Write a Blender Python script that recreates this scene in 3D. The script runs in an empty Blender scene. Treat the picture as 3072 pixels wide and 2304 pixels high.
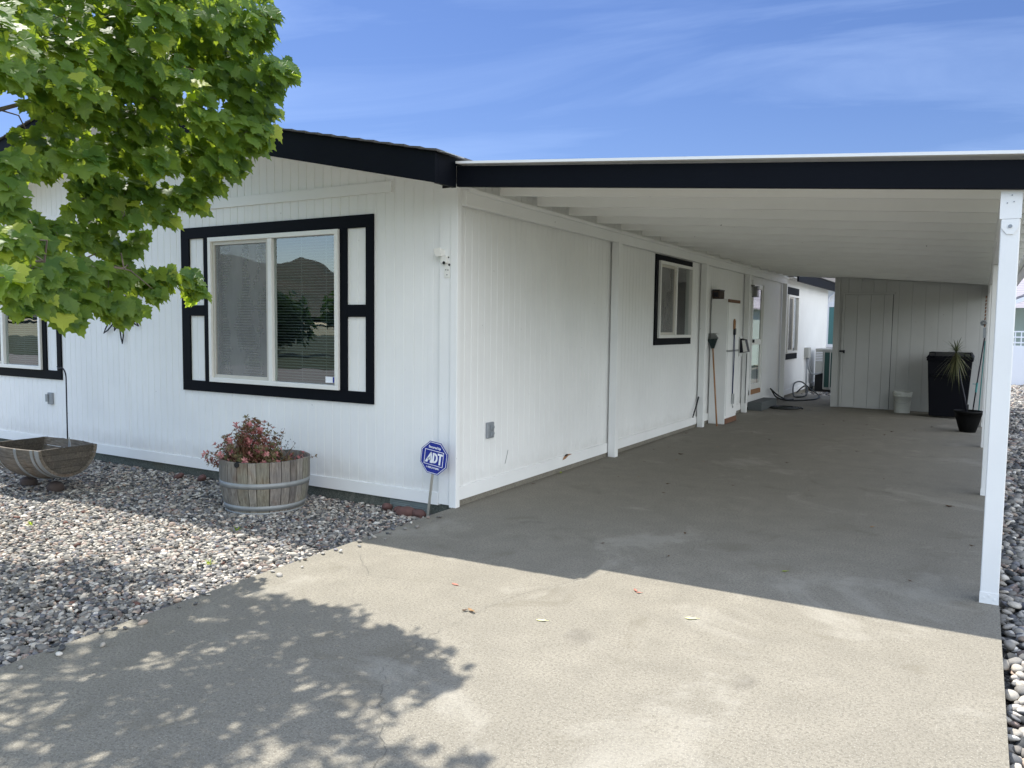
import bpy, bmesh, math, random
import numpy as np
from mathutils import Vector, Matrix, Euler
random.seed(7); RNG = np.random.default_rng(7)
S = bpy.context.scene
COL = S.collection
R = math.radians

# ------------------------------------------------------------------ materials
def mat(name):
    m = bpy.data.materials.new(name); m.use_nodes = True
    nt = m.node_tree; nt.nodes.clear()
    return m, nt
def N(nt, t, **kw):
    n = nt.nodes.new(t)
    for k, v in kw.items():
        if k == 'inp':
            for a, b in v.items(): n.inputs[a].default_value = b
        else: setattr(n, k, v)
    return n
def L(nt, a, b): nt.links.new(a, b)
def ramp(nt, fac, stops):
    r = N(nt, 'ShaderNodeValToRGB'); cr = r.color_ramp
    while len(cr.elements) < len(stops): cr.elements.new(.5)
    for e, (p, c) in zip(cr.elements, stops):
        e.position = p; e.color = (c[0], c[1], c[2], 1) if not isinstance(c, (int, float)) else (c, c, c, 1)
    L(nt, fac, r.inputs['Fac']); return r.outputs['Color']
def noise(nt, vec, scale, detail=4, rough=.6, sc=None, dist=0):
    if sc:
        mp = N(nt, 'ShaderNodeMapping'); mp.inputs['Scale'].default_value = sc; L(nt, vec, mp.inputs['Vector']); vec = mp.outputs[0]
    n = N(nt, 'ShaderNodeTexNoise', inp={'Scale': scale, 'Detail': detail, 'Roughness': rough, 'Distortion': dist}); L(nt, vec, n.inputs['Vector'])
    return n.outputs['Fac']
def mix(nt, fac, a, b, mode='MIX'):
    m = N(nt, 'ShaderNodeMix', data_type='RGBA', blend_type=mode)
    for s, v in ((m.inputs[0], fac), (m.inputs[6], a), (m.inputs[7], b)):
        if hasattr(v, 'is_linked') or hasattr(v, 'links'): L(nt, v, s)
        else: s.default_value = v if isinstance(v, (int, float)) else (*v[:3], 1)
    return m.outputs[2]
def math_(nt, op, a, b=0):
    m = N(nt, 'ShaderNodeMath', operation=op)
    for s, v in ((m.inputs[0], a), (m.inputs[1], b)):
        if hasattr(v, 'links'): L(nt, v, s)
        else: s.default_value = v
    return m.outputs[0]
def finish(nt, color, rough=.6, bumps=(), metallic=0, spec=.5, normal=None, extra=None):
    b = N(nt, 'ShaderNodeBsdfPrincipled'); o = N(nt, 'ShaderNodeOutputMaterial')
    if hasattr(color, 'links'): L(nt, color, b.inputs['Base Color'])
    else: b.inputs['Base Color'].default_value = (*color, 1)
    if hasattr(rough, 'links'): L(nt, rough, b.inputs['Roughness'])
    else: b.inputs['Roughness'].default_value = rough
    b.inputs['Metallic'].default_value = metallic
    b.inputs['Specular IOR Level'].default_value = spec
    prev = None
    for h, strength, dist in bumps:
        bp = N(nt, 'ShaderNodeBump', inp={'Strength': strength, 'Distance': dist}); L(nt, h, bp.inputs['Height'])
        if prev: L(nt, prev, bp.inputs['Normal'])
        prev = bp.outputs[0]
    if prev: L(nt, prev, b.inputs['Normal'])
    L(nt, b.outputs[0], o.inputs['Surface']); return b
def pos(nt): return N(nt, 'ShaderNodeNewGeometry').outputs['Position']
def objc(nt): return N(nt, 'ShaderNodeTexCoord').outputs['Object']

def paint(name, col, grain=(45, 45, 2.2), gs=.5, var=.06, rough=.5, scuff=True, dirt=False, spec=.4):
    m, nt = mat(name); p = pos(nt)
    g = noise(nt, p, 3.0, 5, .65, sc=grain, dist=.6)
    v = noise(nt, p, 1.3, 5, .6)
    c2 = tuple(x * (1 - var * 2.2) for x in col)
    c = mix(nt, v, c2, tuple(min(.90, x * (1 + var)) for x in col))
    if scuff:
        s = noise(nt, p, 23, 2, .5, sc=(1, 1, .6)); sp = ramp(nt, s, [(.765, 0), (.785, 1)])
        c = mix(nt, math_(nt, 'MULTIPLY', sp, .55), c, (.12, .10, .08))
    if dirt:   # rain-splash dirt along the foot of the wall and faint runs
        z = N(nt, 'ShaderNodeSeparateXYZ'); L(nt, p, z.inputs[0])
        st = noise(nt, p, 4, 4, .6, sc=(5, 5, .35))
        zz = ramp(nt, math_(nt, 'ADD', z.outputs[2], math_(nt, 'MULTIPLY', noise(nt, p, 9, 4), .25)), [(.12, .32), (.42, 0)])
        c = mix(nt, zz, c, (.30, .27, .22))
        c = mix(nt, ramp(nt, st, [(.58, 0), (.8, .10)]), c, (.42, .41, .38))
    finish(nt, c, rough, [(g, gs, .0016)], spec=spec)
    return m

M = {}
W = (.845, .845, .83)
M['siding'] = paint('white_siding_paint', W, dirt=True)
M['white_x'] = paint('white_trim_along_x', W, grain=(2.2, 45, 45), gs=.45)
M['white_y'] = paint('white_trim_along_y', W, grain=(45, 2.2, 45), gs=.45)
M['white_z'] = paint('white_trim_upright', W, dirt=False, gs=.4)
M['rafter'] = paint('white_rafter_paint', (.86, .85, .81), grain=(1.8, 30, 30), gs=.7)
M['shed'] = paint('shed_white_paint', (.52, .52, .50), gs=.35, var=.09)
BL = (.0034, .0046, .0080)
M['black_x'] = paint('black_trim_along_x', BL, grain=(2, 40, 40), gs=.6, scuff=False, rough=.6, var=.2, spec=.10)
M['black_y'] = paint('black_trim_along_y', BL, grain=(40, 2, 40), gs=.6, scuff=False, rough=.6, var=.2, spec=.10)
M['black_z'] = paint('black_trim_upright', BL, grain=(40, 40, 2), gs=.6, scuff=False, rough=.6, var=.2, spec=.10)

def plain(name, col, rough=.5, metallic=0, bump=.15, sc=30, var=.12, spec=.5):
    m, nt = mat(name); p = objc(nt)
    v = noise(nt, p, sc, 4, .6)
    c = mix(nt, v, tuple(x * (1 - var) for x in col), tuple(min(1, x * (1 + var)) for x in col))
    finish(nt, c, rough, [(v, bump, .002)] if bump else [], metallic, spec)
    return m
M['vinyl'] = plain('white_vinyl', (.78, .77, .73), .35, var=.04, bump=.05)
M['vinyl_old'] = plain('aged_vinyl_sash', (.55, .52, .46), .45, var=.08)
M['grey_metal'] = plain('grey_metal_box', (.28, .30, .32), .45, .3)
M['galv'] = plain('galvanised_metal', (.45, .46, .46), .4, .6, sc=12)
M['rubber'] = plain('black_rubber', (.012, .014, .013), .5)
M['bin'] = plain('dark_blue_plastic', (.0024, .0028, .0055), .55, sc=14, spec=.15)
M['pot'] = plain('black_plastic_pot', (.004, .004, .004), .6, spec=.15)
M['bucket'] = plain('white_bucket_plastic', (.62, .63, .58), .4)
M['green_plastic'] = plain('dark_green_plastic', (.005, .02, .02), .4)
M['teal_metal'] = plain('teal_painted_steel', (.03, .20, .20), .4)
M['wood'] = plain('tan_wood_handle', (.34, .17, .075), .5, sc=20, var=.25)
M['brownwood'] = plain('brown_wood', (.16, .075, .04), .7, sc=20, var=.3)
M['wicker'] = plain('dark_wicker', (.06, .04, .03), .8, sc=60, var=.5, bump=.8)
M['iron'] = plain('black_iron', (.01, .01, .018), .45, .4)
M['dark'] = plain('dark_void', (.006, .007, .008), .8)
M['cord'] = plain('navy_strap', (.012, .02, .09), .6)
M['ac'] = plain('beige_grey_steel', (.42, .42, .39), .45, .1)
M['coil'] = plain('dark_green_mesh', (.02, .06, .05), .5, .3, sc=150, bump=.6)
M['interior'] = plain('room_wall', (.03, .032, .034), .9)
M['blind'] = plain('blind_slat', (.17, .185, .185), .5, bump=0)
M['sheet'] = plain('white_roof_sheet', (.80, .80, .79), .35, var=.03)
M['brick'] = plain('red_brown_stone', (.11, .055, .048), .85, sc=25, var=.3, bump=.6)
M['darkstone'] = plain('dark_stone', (.07, .052, .045), .9, sc=25, var=.4, bump=.8)
M['vent'] = plain('vent_grey_green', (.20, .24, .24), .6, .2)
M['lawn'] = plain('lawn', (.025, .038, .014), .95, sc=3, var=.3)
M['stepconc'] = plain('dark_step_concrete', (.10, .11, .11), .9, sc=40, bump=.5)
M['teal_glass'] = plain('teal_window_glass', (.10, .22, .22), .1, bump=0)
M['greenwall'] = plain('pale_green_siding', (.38, .46, .42), .7, sc=5, var=.05)
M['lamp_glass'] = plain('lantern_glass', (.25, .25, .24), .2)
M['signblue'] = plain('sign_blue', (.008, .025, .26), .25, var=.03, bump=0)
M['signwhite'] = plain('sign_white', (.85, .86, .9), .4, var=.01, bump=0)
M['stake'] = plain('stake_aluminium', (.50, .48, .42), .35, .7)
M['asphalt'] = plain('asphalt', (.17, .165, .155), .9, sc=80, bump=.6)
M['mortar'] = plain('soil', (.035, .025, .018), .95, sc=30, bump=1)

# glass : clear pane with mirror reflections that grow towards grazing angles
m, nt = mat('window_glass'); lw = N(nt, 'ShaderNodeLayerWeight', inp={'Blend': .5})
frn = math_(nt, 'ADD', .15, math_(nt, 'MULTIPLY', .90, math_(nt, 'POWER', lw.outputs['Facing'], 4.0)))
gl = N(nt, 'ShaderNodeBsdfGlossy', inp={'Roughness': .008}); gl.inputs['Color'].default_value = (1, 1, 1, 1)
wv = noise(nt, pos(nt), 2.1, 2); bp = N(nt, 'ShaderNodeBump', inp={'Strength': .10, 'Distance': .01}); L(nt, wv, bp.inputs['Height']); L(nt, bp.outputs[0], gl.inputs['Normal'])
tr = N(nt, 'ShaderNodeBsdfTransparent'); tr.inputs['Color'].default_value = (.66, .74, .72, 1)
mx = N(nt, 'ShaderNodeMixShader'); L(nt, frn, mx.inputs[0]); L(nt, tr.outputs[0], mx.inputs[1]); L(nt, gl.outputs[0], mx.inputs[2])
o = N(nt, 'ShaderNodeOutputMaterial'); L(nt, mx.outputs[0], o.inputs[0]); M['glass'] = m
# insect screen
m, nt = mat('insect_screen'); d = N(nt, 'ShaderNodeBsdfDiffuse'); 
st = noise(nt, pos(nt), 1.6, 4, .6, sc=(3, 3, 1)); L(nt, mix(nt, st, (.20, .20, .19), (.52, .52, .51)), d.inputs[0])
tr = N(nt, 'ShaderNodeBsdfTransparent'); mx = N(nt, 'ShaderNodeMixShader', inp={0: .52}); L(nt, d.outputs[0], mx.inputs[1]); L(nt, tr.outputs[0], mx.inputs[2])
o = N(nt, 'ShaderNodeOutputMaterial'); L(nt, mx.outputs[0], o.inputs[0]); M['screen'] = m

# concrete
def concrete(name, col, crack=True):
    m, nt = mat(name); p = pos(nt)
    big = noise(nt, p, .55, 5, .6); mid = noise(nt, p, 4.5, 6, .65); fine = noise(nt, p, 75, 4, .75); grit = noise(nt, p, 170, 2, .6)
    c = mix(nt, ramp(nt, big, [(.3, 0), (.7, 1)]), tuple(x * .84 for x in col), tuple(x * 1.10 for x in col))
    c = mix(nt, ramp(nt, mid, [(.35, 0), (.62, .65)]), tuple(x * .80 for x in col), c)
    c = mix(nt, ramp(nt, fine, [(.40, .75), (.52, 0)]), c, tuple(x * .48 for x in col))
    c = mix(nt, ramp(nt, grit, [(.57, 0), (.69, .38)]), c, (.55, .53, .47))
    tire = noise(nt, p, 1.1, 4, .5, sc=(2.2, .35, 1)); c = mix(nt, ramp(nt, tire, [(.55, 0), (.75, .28)]), c, tuple(x * .62 for x in col))
    sp = noise(nt, p, 26, 2, .5); c = mix(nt, ramp(nt, sp, [(.76, 0), (.80, .7)]), c, (.05, .045, .04))
    stn = noise(nt, p, 2.4, 3, .55, dist=.8); c = mix(nt, ramp(nt, stn, [(.60, 0), (.72, .40)]), c, (.13, .115, .085))
    oil = noise(nt, p, 1.9, 2, .5, dist=.3); c = mix(nt, ramp(nt, oil, [(.70, 0), (.76, .5)]), c, (.10, .09, .075))
    lite = noise(nt, p, .9, 5, .7, dist=.6); c = mix(nt, ramp(nt, lite, [(.56, 0), (.66, .30)]), c, (.38, .36, .31))
    finish(nt, c, .88, [(mid, .25, .004), (fine, .55, .0025), (grit, .35, .0015)], spec=.3)
    return m
M['concrete'] = concrete('driveway_concrete', (.242, .221, .178))
M['found'] = concrete('foundation_block', (.11, .125, .11))
m, nt = mat('crack_line'); finish(nt, (.10, .095, .08), .95); M['crack'] = m

# pebbles with one colour per stone
def pebble_mat(name, wet=.8):
    m, nt = mat(name); a = N(nt, 'ShaderNodeVertexColor', layer_name='col'); p = pos(nt)
    v = noise(nt, p, 70, 4, .6); c = mix(nt, v, (.55, .55, .55), (1.25, 1.25, 1.25)); c = mix(nt, 1.0, a.outputs[0], c, 'MULTIPLY')
    finish(nt, c, wet, [(v, .25, .002)], spec=.3); return m
M['pebble'] = pebble_mat('pebble')
m, nt = mat('gravel_bed'); p = pos(nt)
vo = N(nt, 'ShaderNodeTexVoronoi', inp={'Scale': 34}); L(nt, p, vo.inputs['Vector'])
hs = N(nt, 'ShaderNodeSeparateColor'); L(nt, vo.outputs['Color'], hs.inputs[0])
c = ramp(nt, hs.outputs[0], [(0, (.05, .05, .05)), (.4, (.15, .14, .13)), (.7, (.26, .24, .21)), (1, (.42, .39, .34))])
edge = ramp(nt, vo.outputs['Distance'], [(.25, 1), (.6, .18)]); c = mix(nt, 1.0, c, edge, 'MULTIPLY')
finish(nt, c, .9, [(math_(nt, 'MULTIPLY', vo.outputs['Distance'], -1), 1, .02)]); M['bed'] = m
m, nt = mat('dry_ground'); p = pos(nt); v = noise(nt, p, .3, 6, .7)
finish(nt, mix(nt, v, (.26, .24, .18), (.20, .22, .12)), .95, [(noise(nt, p, 12, 4), .8, .03)]); M['ground'] = m
m, nt = mat('hill'); p = pos(nt); v = noise(nt, p, .03, 7, .7)
finish(nt, ramp(nt, v, [(.35, (.055, .05, .03)), (.55, (.04, .045, .025)), (.7, (.02, .03, .014))]), .95); M['hill'] = m

# weathered oak staves
def oak(name, axis):
    m, nt = mat(name); p = objc(nt)
    sc = {'z': (30, 30, 3), 'x': (3, 30, 30), 'y': (30, 3, 30)}[axis]
    g = noise(nt, p, 2.2, 6, .7, sc=sc, dist=.4); b = noise(nt, p, 7, 4, .6); r = noise(nt, p, 3.2, 3, .6, sc=(1, 1, .7))
    at = N(nt, 'ShaderNodeVertexColor', layer_name='col')
    c = ramp(nt, g, [(.3, (.09, .080, .066)), (.5, (.22, .20, .172)), (.72, (.36, .34, .305))])
    c = mix(nt, ramp(nt, b, [(.35, .55), (.6, 0)]), c, (.15, .15, .15))
    c = mix(nt, ramp(nt, r, [(.60, 0), (.72, .6)]), c, (.13, .065, .03))
    c = mix(nt, 1.0, c, at.outputs[0], 'MULTIPLY')
    finish(nt, c, .85, [(g, .9, .003)], spec=.2); return m
M['oak_z'] = oak('weathered_oak_upright', 'z'); M['oak_x'] = oak('weathered_oak_lengthwise', 'x')
M['hoop'] = plain('grey_steel_hoop', (.27, .28, .28), .55, .35, sc=9, var=.35, bump=.3)
M['hoop_dark'] = plain('dark_steel_hoop', (.035, .035, .035), .55, .3, sc=9, var=.3)

# foliage
def leafmat(name, c0, c1, tc, young, trans=.5):
    m, nt = mat(name); a = N(nt, 'ShaderNodeVertexColor', layer_name='col')
    se = N(nt, 'ShaderNodeSeparateColor'); L(nt, a.outputs[0], se.inputs[0])
    c = mix(nt, se.outputs[0], c0, c1); c = mix(nt, se.outputs[1], c, young)
    t = mix(nt, se.outputs[0], tuple(x * .8 for x in tc), tc); t = mix(nt, se.outputs[1], t, tuple(min(1, x * 1.5) for x in tc))
    d = N(nt, 'ShaderNodeBsdfPrincipled', inp={'Roughness': .5, 'Specular IOR Level': .35}); L(nt, c, d.inputs['Base Color'])
    v = noise(nt, pos(nt), 130, 3); bp = N(nt, 'ShaderNodeBump', inp={'Strength': .3, 'Distance': .002}); L(nt, v, bp.inputs['Height']); L(nt, bp.outputs[0], d.inputs['Normal'])
    tl = N(nt, 'ShaderNodeBsdfTranslucent'); L(nt, t, tl.inputs[0])
    mx = N(nt, 'ShaderNodeMixShader', inp={0: trans}); L(nt, d.outputs[0], mx.inputs[1]); L(nt, tl.outputs[0], mx.inputs[2])
    o = N(nt, 'ShaderNodeOutputMaterial'); L(nt, mx.outputs[0], o.inputs[0]); return m
M['maple'] = leafmat('maple_leaf', (.036, .095, .020), (.110, .180, .038), (.52, .68, .05), (.34, .36, .05), .48)
M['shrub'] = leafmat('azalea_leaf', (.36, .10, .12), (.60, .31, .27), (.5, .22, .15), (.07, .11, .035), .25)
M['twigleaf'] = leafmat('dark_twig_leaf', (.02, .035, .025), (.04, .06, .04), (.06, .1, .04), (.05, .05, .03), .2)
M['dracaena'] = leafmat('dracaena_blade', (.05, .07, .03), (.11, .13, .06), (.10, .12, .05), (.12, .11, .05), .25)
M['tree_dark'] = leafmat('street_tree_leaf', (.02, .05, .015), (.04, .09, .025), (.08, .18, .03), (.1, .15, .04), .3)
M['bark'] = plain('maple_bark', (.17, .135, .11), .9, sc=18, var=.35, bump=.9)
m, nt = mat('shingle'); p = pos(nt)
v = noise(nt, p, 2.5, 4, .6, sc=(4, 9, 4)); finish(nt, mix(nt, v, (.04, .038, .036), (.10, .095, .09)), .95, [(noise(nt, p, 90, 3), .7, .004)]); M['shingle'] = m
m, nt = mat('grey_shingle'); p = pos(nt)
w = N(nt, 'ShaderNodeTexWave', inp={'Scale': 4, 'Distortion': 1.5}, bands_direction='Z'); L(nt, p, w.inputs['Vector'])
finish(nt, mix(nt, w.outputs['Fac'], (.20, .19, .21), (.33, .31, .34)), .95); M['grey_shingle'] = m

# ------------------------------------------------------------------ mesh helpers
class MB:
    def __init__(s): s.v = []; s.f = []; s.c = []
    def add(s, vs, fs, col=None):
        b = len(s.v); s.v += [tuple(p) for p in vs]; s.f += [tuple(i + b for i in f) for f in fs]
        s.c += [col or (1, 1, 1)] * len(vs)
    def box(s, x0, y0, z0, x1, y1, z1, col=None):
        x0, x1 = sorted((x0, x1)); y0, y1 = sorted((y0, y1)); z0, z1 = sorted((z0, z1))
        s.add([(x0,y0,z0),(x1,y0,z0),(x1,y1,z0),(x0,y1,z0),(x0,y0,z1),(x1,y0,z1),(x1,y1,z1),(x0,y1,z1)],
              [(0,3,2,1),(4,5,6,7),(0,1,5,4),(1,2,6,5),(2,3,7,6),(3,0,4,7)], col)
    def hexa(s, p, col=None):   # 8 points: bottom ccw, top ccw
        s.add(p, [(0,3,2,1),(4,5,6,7),(0,1,5,4),(1,2,6,5),(2,3,7,6),(3,0,4,7)], col)
    def tube(s, pts, rad, n=8, cap=True, col=None):
        pts = [Vector(p) for p in pts]; k = len(pts)
        if not isinstance(rad, (list, tuple)): rad = [rad] * k
        rings = []; up = None
        for i, p in enumerate(pts):
            t = (pts[min(i + 1, k - 1)] - pts[max(i - 1, 0)]).normalized()
            if up is None: up = Vector((0, 0, 1)) if abs(t.z) < .9 else Vector((1, 0, 0))
            a = t.cross(up).normalized(); b = a.cross(t).normalized(); up = b
            rings.append([p + (a * math.cos(2 * math.pi * j / n) + b * math.sin(2 * math.pi * j / n)) * rad[i] for j in range(n)])
        vs = [q for r in rings for q in r]
        fs = [(i*n+j, i*n+(j+1) % n, (i+1)*n+(j+1) % n, (i+1)*n+j) for i in range(k-1) for j in range(n)]
        if cap: fs += [tuple(range(n-1, -1, -1)), tuple((k-1)*n + j for j in range(n))]
        s.add(vs, fs, col)
    def lathe(s, prof, c=(0, 0, 0), n=32, cap=True):
        vs = [(c[0] + r*math.cos(2*math.pi*j/n), c[1] + r*math.sin(2*math.pi*j/n), c[2] + z) for r, z in prof for j in range(n)]
        k = len(prof); fs = [(i*n+j, i*n+(j+1) % n, (i+1)*n+(j+1) % n, (i+1)*n+j) for i in range(k-1) for j in range(n)]
        if cap: fs.append(tuple(range(n-1, -1, -1)))
        s.add(vs, fs)
    def prism(s, poly, h0, h1, plane='xy', col=None):
        n = len(poly)
        def P(u, v, h): return {'xy': (u, v, h), 'xz': (u, h, v), 'yz': (h, u, v)}[plane]
        vs = [P(u, v, h0) for u, v in poly] + [P(u, v, h1) for u, v in poly]
        s.add(vs, [tuple(range(n-1, -1, -1)), tuple(range(n, 2*n))] + [(i, (i+1) % n, n+(i+1) % n, n+i) for i in range(n)], col)
    def build(s, name, m, parent=None, smooth=False, bevel=0, loc=None, colors=False, label=None):
        me = bpy.data.meshes.new(name); me.from_pydata(s.v, [], s.f)
        if colors:
            at = me.color_attributes.new('col', 'FLOAT_COLOR', 'POINT')
            at.data.foreach_set('color', np.array([(*c, 1) for c in s.c], dtype=np.float32).ravel())
        bm = bmesh.new(); bm.from_mesh(me); bmesh.ops.recalc_face_normals(bm, faces=bm.faces); bm.to_mesh(me); bm.free()
        if smooth: me.polygons.foreach_set('use_smooth', [True] * len(me.polygons))
        me.materials.append(M[m] if isinstance(m, str) else m)
        o = bpy.data.objects.new(name, me); COL.objects.link(o)
        if parent:
            o.parent = parent; pl = Vector((0,0,0)); q = parent
            while q: pl += q.location; q = q.parent
            me.transform(Matrix.Translation(-pl))      # parts are modelled in world coordinates
        elif loc: 
            me.transform(Matrix.Translation(-Vector(loc))); o.location = loc
        if bevel:
            bv = o.modifiers.new('bevel', 'BEVEL'); bv.width = bevel; bv.segments = 2; bv.limit_method = 'ANGLE'; bv.angle_limit = R(40)
        if label: o['label'] = label
        return o
def tag(o, label=None, cat=None, group=None, kind=None):
    for k, v in (('label', label), ('category', cat), ('group', group), ('kind', kind)):
        if v: o[k] = v
    return o
def thing(name, loc, label, cat, group=None):
    o = bpy.data.objects.new(name, None); o.empty_display_size = .1; COL.objects.link(o); o.location = loc
    return tag(o, label, cat, group)
def box(name, m, parent, *a, bevel=0, **k):
    b = MB(); b.box(*a); return b.build(name, m, parent, bevel=bevel, **k)
def bulk(name, verts, faces, cols, m, smooth=True, parent=None, quads=False):
    me = bpy.data.meshes.new(name); nv = len(verts); nf, w = faces.shape
    me.vertices.add(nv); me.vertices.foreach_set('co', verts.astype(np.float32).ravel())
    me.loops.add(nf * w); me.loops.foreach_set('vertex_index', faces.astype(np.int32).ravel())
    me.polygons.add(nf); me.polygons.foreach_set('loop_start', np.arange(0, nf * w, w, dtype=np.int32))
    me.polygons.foreach_set('loop_total', np.full(nf, w, dtype=np.int32))
    me.polygons.foreach_set('use_smooth', np.full(nf, smooth))
    at = me.color_attributes.new('col', 'FLOAT_COLOR', 'POINT')
    at.data.foreach_set('color', np.concatenate([cols, np.ones((nv, 1))], 1).astype(np.float32).ravel())
    me.update(calc_edges=True); me.materials.append(M[m])
    o = bpy.data.objects.new(name, me); COL.objects.link(o)
    if parent: 
        o.parent = parent; me.transform(Matrix.Translation(-parent.location))
    return o

# ------------------------------------------------------------------ camera, light, sky
cam = bpy.data.cameras.new('camera'); co = bpy.data.objects.new('camera', cam); COL.objects.link(co)
cam.sensor_width = 36; cam.lens = 36 * 2385.94 / 3072; cam.clip_start = .05; cam.clip_end = 6000
Rm = Matrix(((.8613, -.0478, .5058), (.5079, .0567, -.8595), (.0124, .9972, .0731)))
Rm = Rm.to_quaternion().to_matrix()
co.matrix_world = Matrix.Translation((3.686, -5.348, 1.5)) @ Rm.to_4x4()
S.camera = co
S.render.resolution_x, S.render.resolution_y = 1024, 768
sdir = Vector((-.513, .188, 1)).normalized()
sl = bpy.data.lights.new('sun', 'SUN'); so = bpy.data.objects.new('sun', sl); COL.objects.link(so)
sl.energy = 3.7; sl.angle = R(.53); sl.color = (1, .955, .87)
so.rotation_euler = sdir.to_track_quat('Z', 'Y').to_euler(); so.location = (-10, 5, 20)
w = bpy.data.worlds.new('World'); S.world = w; w.use_nodes = True; nt = w.node_tree; nt.nodes.clear()
sky = N(nt, 'ShaderNodeTexSky', sky_type='NISHITA'); sky.sun_disc = False
sky.sun_elevation = math.asin(sdir.z); sky.sun_rotation = math.atan2(sdir.x, sdir.y); sky.air_density = 1.0; sky.dust_density = .5; sky.ozone_density = 1.6; sky.altitude = 300
tc = N(nt, 'ShaderNodeTexCoord'); sx = N(nt, 'ShaderNodeSeparateXYZ'); L(nt, tc.outputs['Generated'], sx.inputs[0])
zc = math_(nt, 'ADD', math_(nt, 'MAXIMUM', sx.outputs[2], 0.0), .12)
cx = math_(nt, 'DIVIDE', sx.outputs[0], zc); cy = math_(nt, 'DIVIDE', sx.outputs[1], zc)
cv = N(nt, 'ShaderNodeCombineXYZ'); L(nt, cx, cv.inputs[0]); L(nt, cy, cv.inputs[1])
rot = N(nt, 'ShaderNodeMapping'); rot.inputs['Rotation'].default_value = (0, 0, R(-13)); L(nt, cv.outputs[0], rot.inputs[0])
n1 = noise(nt, rot.outputs[0], 1.0, 9, .58, sc=(.55, 1.9, 1), dist=.9)
n2 = noise(nt, rot.outputs[0], .35, 3, .5)
cl = math_(nt, 'MULTIPLY', ramp(nt, n1, [(.46, 0), (.72, 1)]), ramp(nt, n2, [(.36, .15), (.60, 1)]))
cl = math_(nt, 'ADD', math_(nt, 'MULTIPLY', cl, .27), 0)
# deeper blue tint on the viewed sky; bright fill added to the unseen south
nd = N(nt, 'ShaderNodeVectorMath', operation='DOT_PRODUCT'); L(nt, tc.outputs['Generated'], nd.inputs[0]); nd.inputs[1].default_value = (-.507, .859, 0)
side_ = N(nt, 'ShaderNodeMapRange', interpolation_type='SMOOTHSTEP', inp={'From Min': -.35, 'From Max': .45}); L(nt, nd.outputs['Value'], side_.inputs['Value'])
low = N(nt, 'ShaderNodeMapRange', interpolation_type='SMOOTHSTEP', inp={'From Min': .42, 'From Max': .80, 'To Min': 1.0, 'To Max': 0.0}); L(nt, sx.outputs[2], low.inputs['Value'])
deep = math_(nt, 'MULTIPLY', side_.outputs[0], low.outputs[0])
tint = ramp(nt, sx.outputs[2], [(0, (.262, .285, .385)), (.12, (.24, .268, .36)), (.35, (.225, .265, .37))])
skb = mix(nt, deep, sky.outputs[0], mix(nt, 1.0, sky.outputs[0], tint, 'MULTIPLY'))
south_fill = math_(nt, 'MULTIPLY', math_(nt, 'SUBTRACT', 1.0, side_.outputs[0]), ramp(nt, sx.outputs[2], [(.25, 0), (.5, .24)]))
skb = mix(nt, math_(nt, 'MULTIPLY', south_fill, ramp(nt, n2, [(.3, .35), (.6, 1)])), skb, (8.2, 8.9, 10.2))
ne = N(nt, 'ShaderNodeVectorMath', operation='DOT_PRODUCT'); L(nt, tc.outputs['Generated'], ne.inputs[0]); ne.inputs[1].default_value = (.96, -.28, 0)  # bright eastern sky added out of view to fill the side wall and carport
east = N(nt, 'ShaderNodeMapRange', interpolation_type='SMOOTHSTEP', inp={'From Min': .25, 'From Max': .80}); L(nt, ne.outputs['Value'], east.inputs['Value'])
east_fill = math_(nt, 'MULTIPLY', east.outputs[0], ramp(nt, sx.outputs[2], [(.02, 0), (.14, .85), (.6, .85), (.85, .2)]))
skb = mix(nt, math_(nt, 'MULTIPLY', east_fill, ramp(nt, n1, [(.3, .55), (.6, 1)])), skb, (9.4, 9.5, 9.5))
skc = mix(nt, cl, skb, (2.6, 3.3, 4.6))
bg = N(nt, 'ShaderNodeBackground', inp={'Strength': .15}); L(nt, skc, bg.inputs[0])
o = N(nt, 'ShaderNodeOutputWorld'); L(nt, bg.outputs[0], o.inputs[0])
S.view_settings.view_transform = 'Standard'; S.view_settings.look = 'None'; S.view_settings.exposure = 1.28; S.view_settings.gamma = 1
S.cycles.max_bounces = 10; S.cycles.transparent_max_bounces = 24; S.cycles.diffuse_bounces = 6
# ------------------------------------------------------------------ ground
def sheet(name, m, poly, z, th=None):
    b = MB()
    if th: b.prism(poly, z - th, z)
    else: b.add([(x, y, z) for x, y in poly], [tuple(range(len(poly)))])
    return tag(b.build(name, m), kind='structure')
def ground_top():
    n = 60; b = MB()
    b.add([(-1500,-1500,-.16),(1500,-1500,-.16),(1500,1500,-.16),(-1500,1500,-.16)], [(0,1,2,3)])
    return tag(b.build('ground', 'ground'), kind='structure')
ground_top()
slab_poly = [(.001, -.02), (.005, -.44), (.036, -2.3), (.099, -3.6), (.30, -8.2), (3.84, -8.2), (3.84, 13.9), (.001, 13.9)]
sheet('driveway', 'concrete', slab_poly, 0, .14)
sheet('lawn', 'lawn', [(-80, -80), (60, -80), (60, -15.3), (-80, -15.3)], -.13)
sheet('street', 'asphalt', [(-60, -15), (60, -15), (60, -8.4), (-60, -8.4)], -.12)
sheet('gravel_bed_left', 'bed', [(-9.2, .04), (-9.2, -6.5), (.2, -6.5), (.09, -3.6), (.0, -.3), (.0, .04)], -.118)
sheet('gravel_bed_right', 'bed', [(3.83, -8), (9, -8), (9, 30), (3.83, 30)], -.10)
sheet('gravel_bed_rear', 'bed', [(.0, 13.8), (3.83, 13.8), (3.83, 30), (-6, 30), (-6, 18.7), (.0, 18.7)], -.07)
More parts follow.
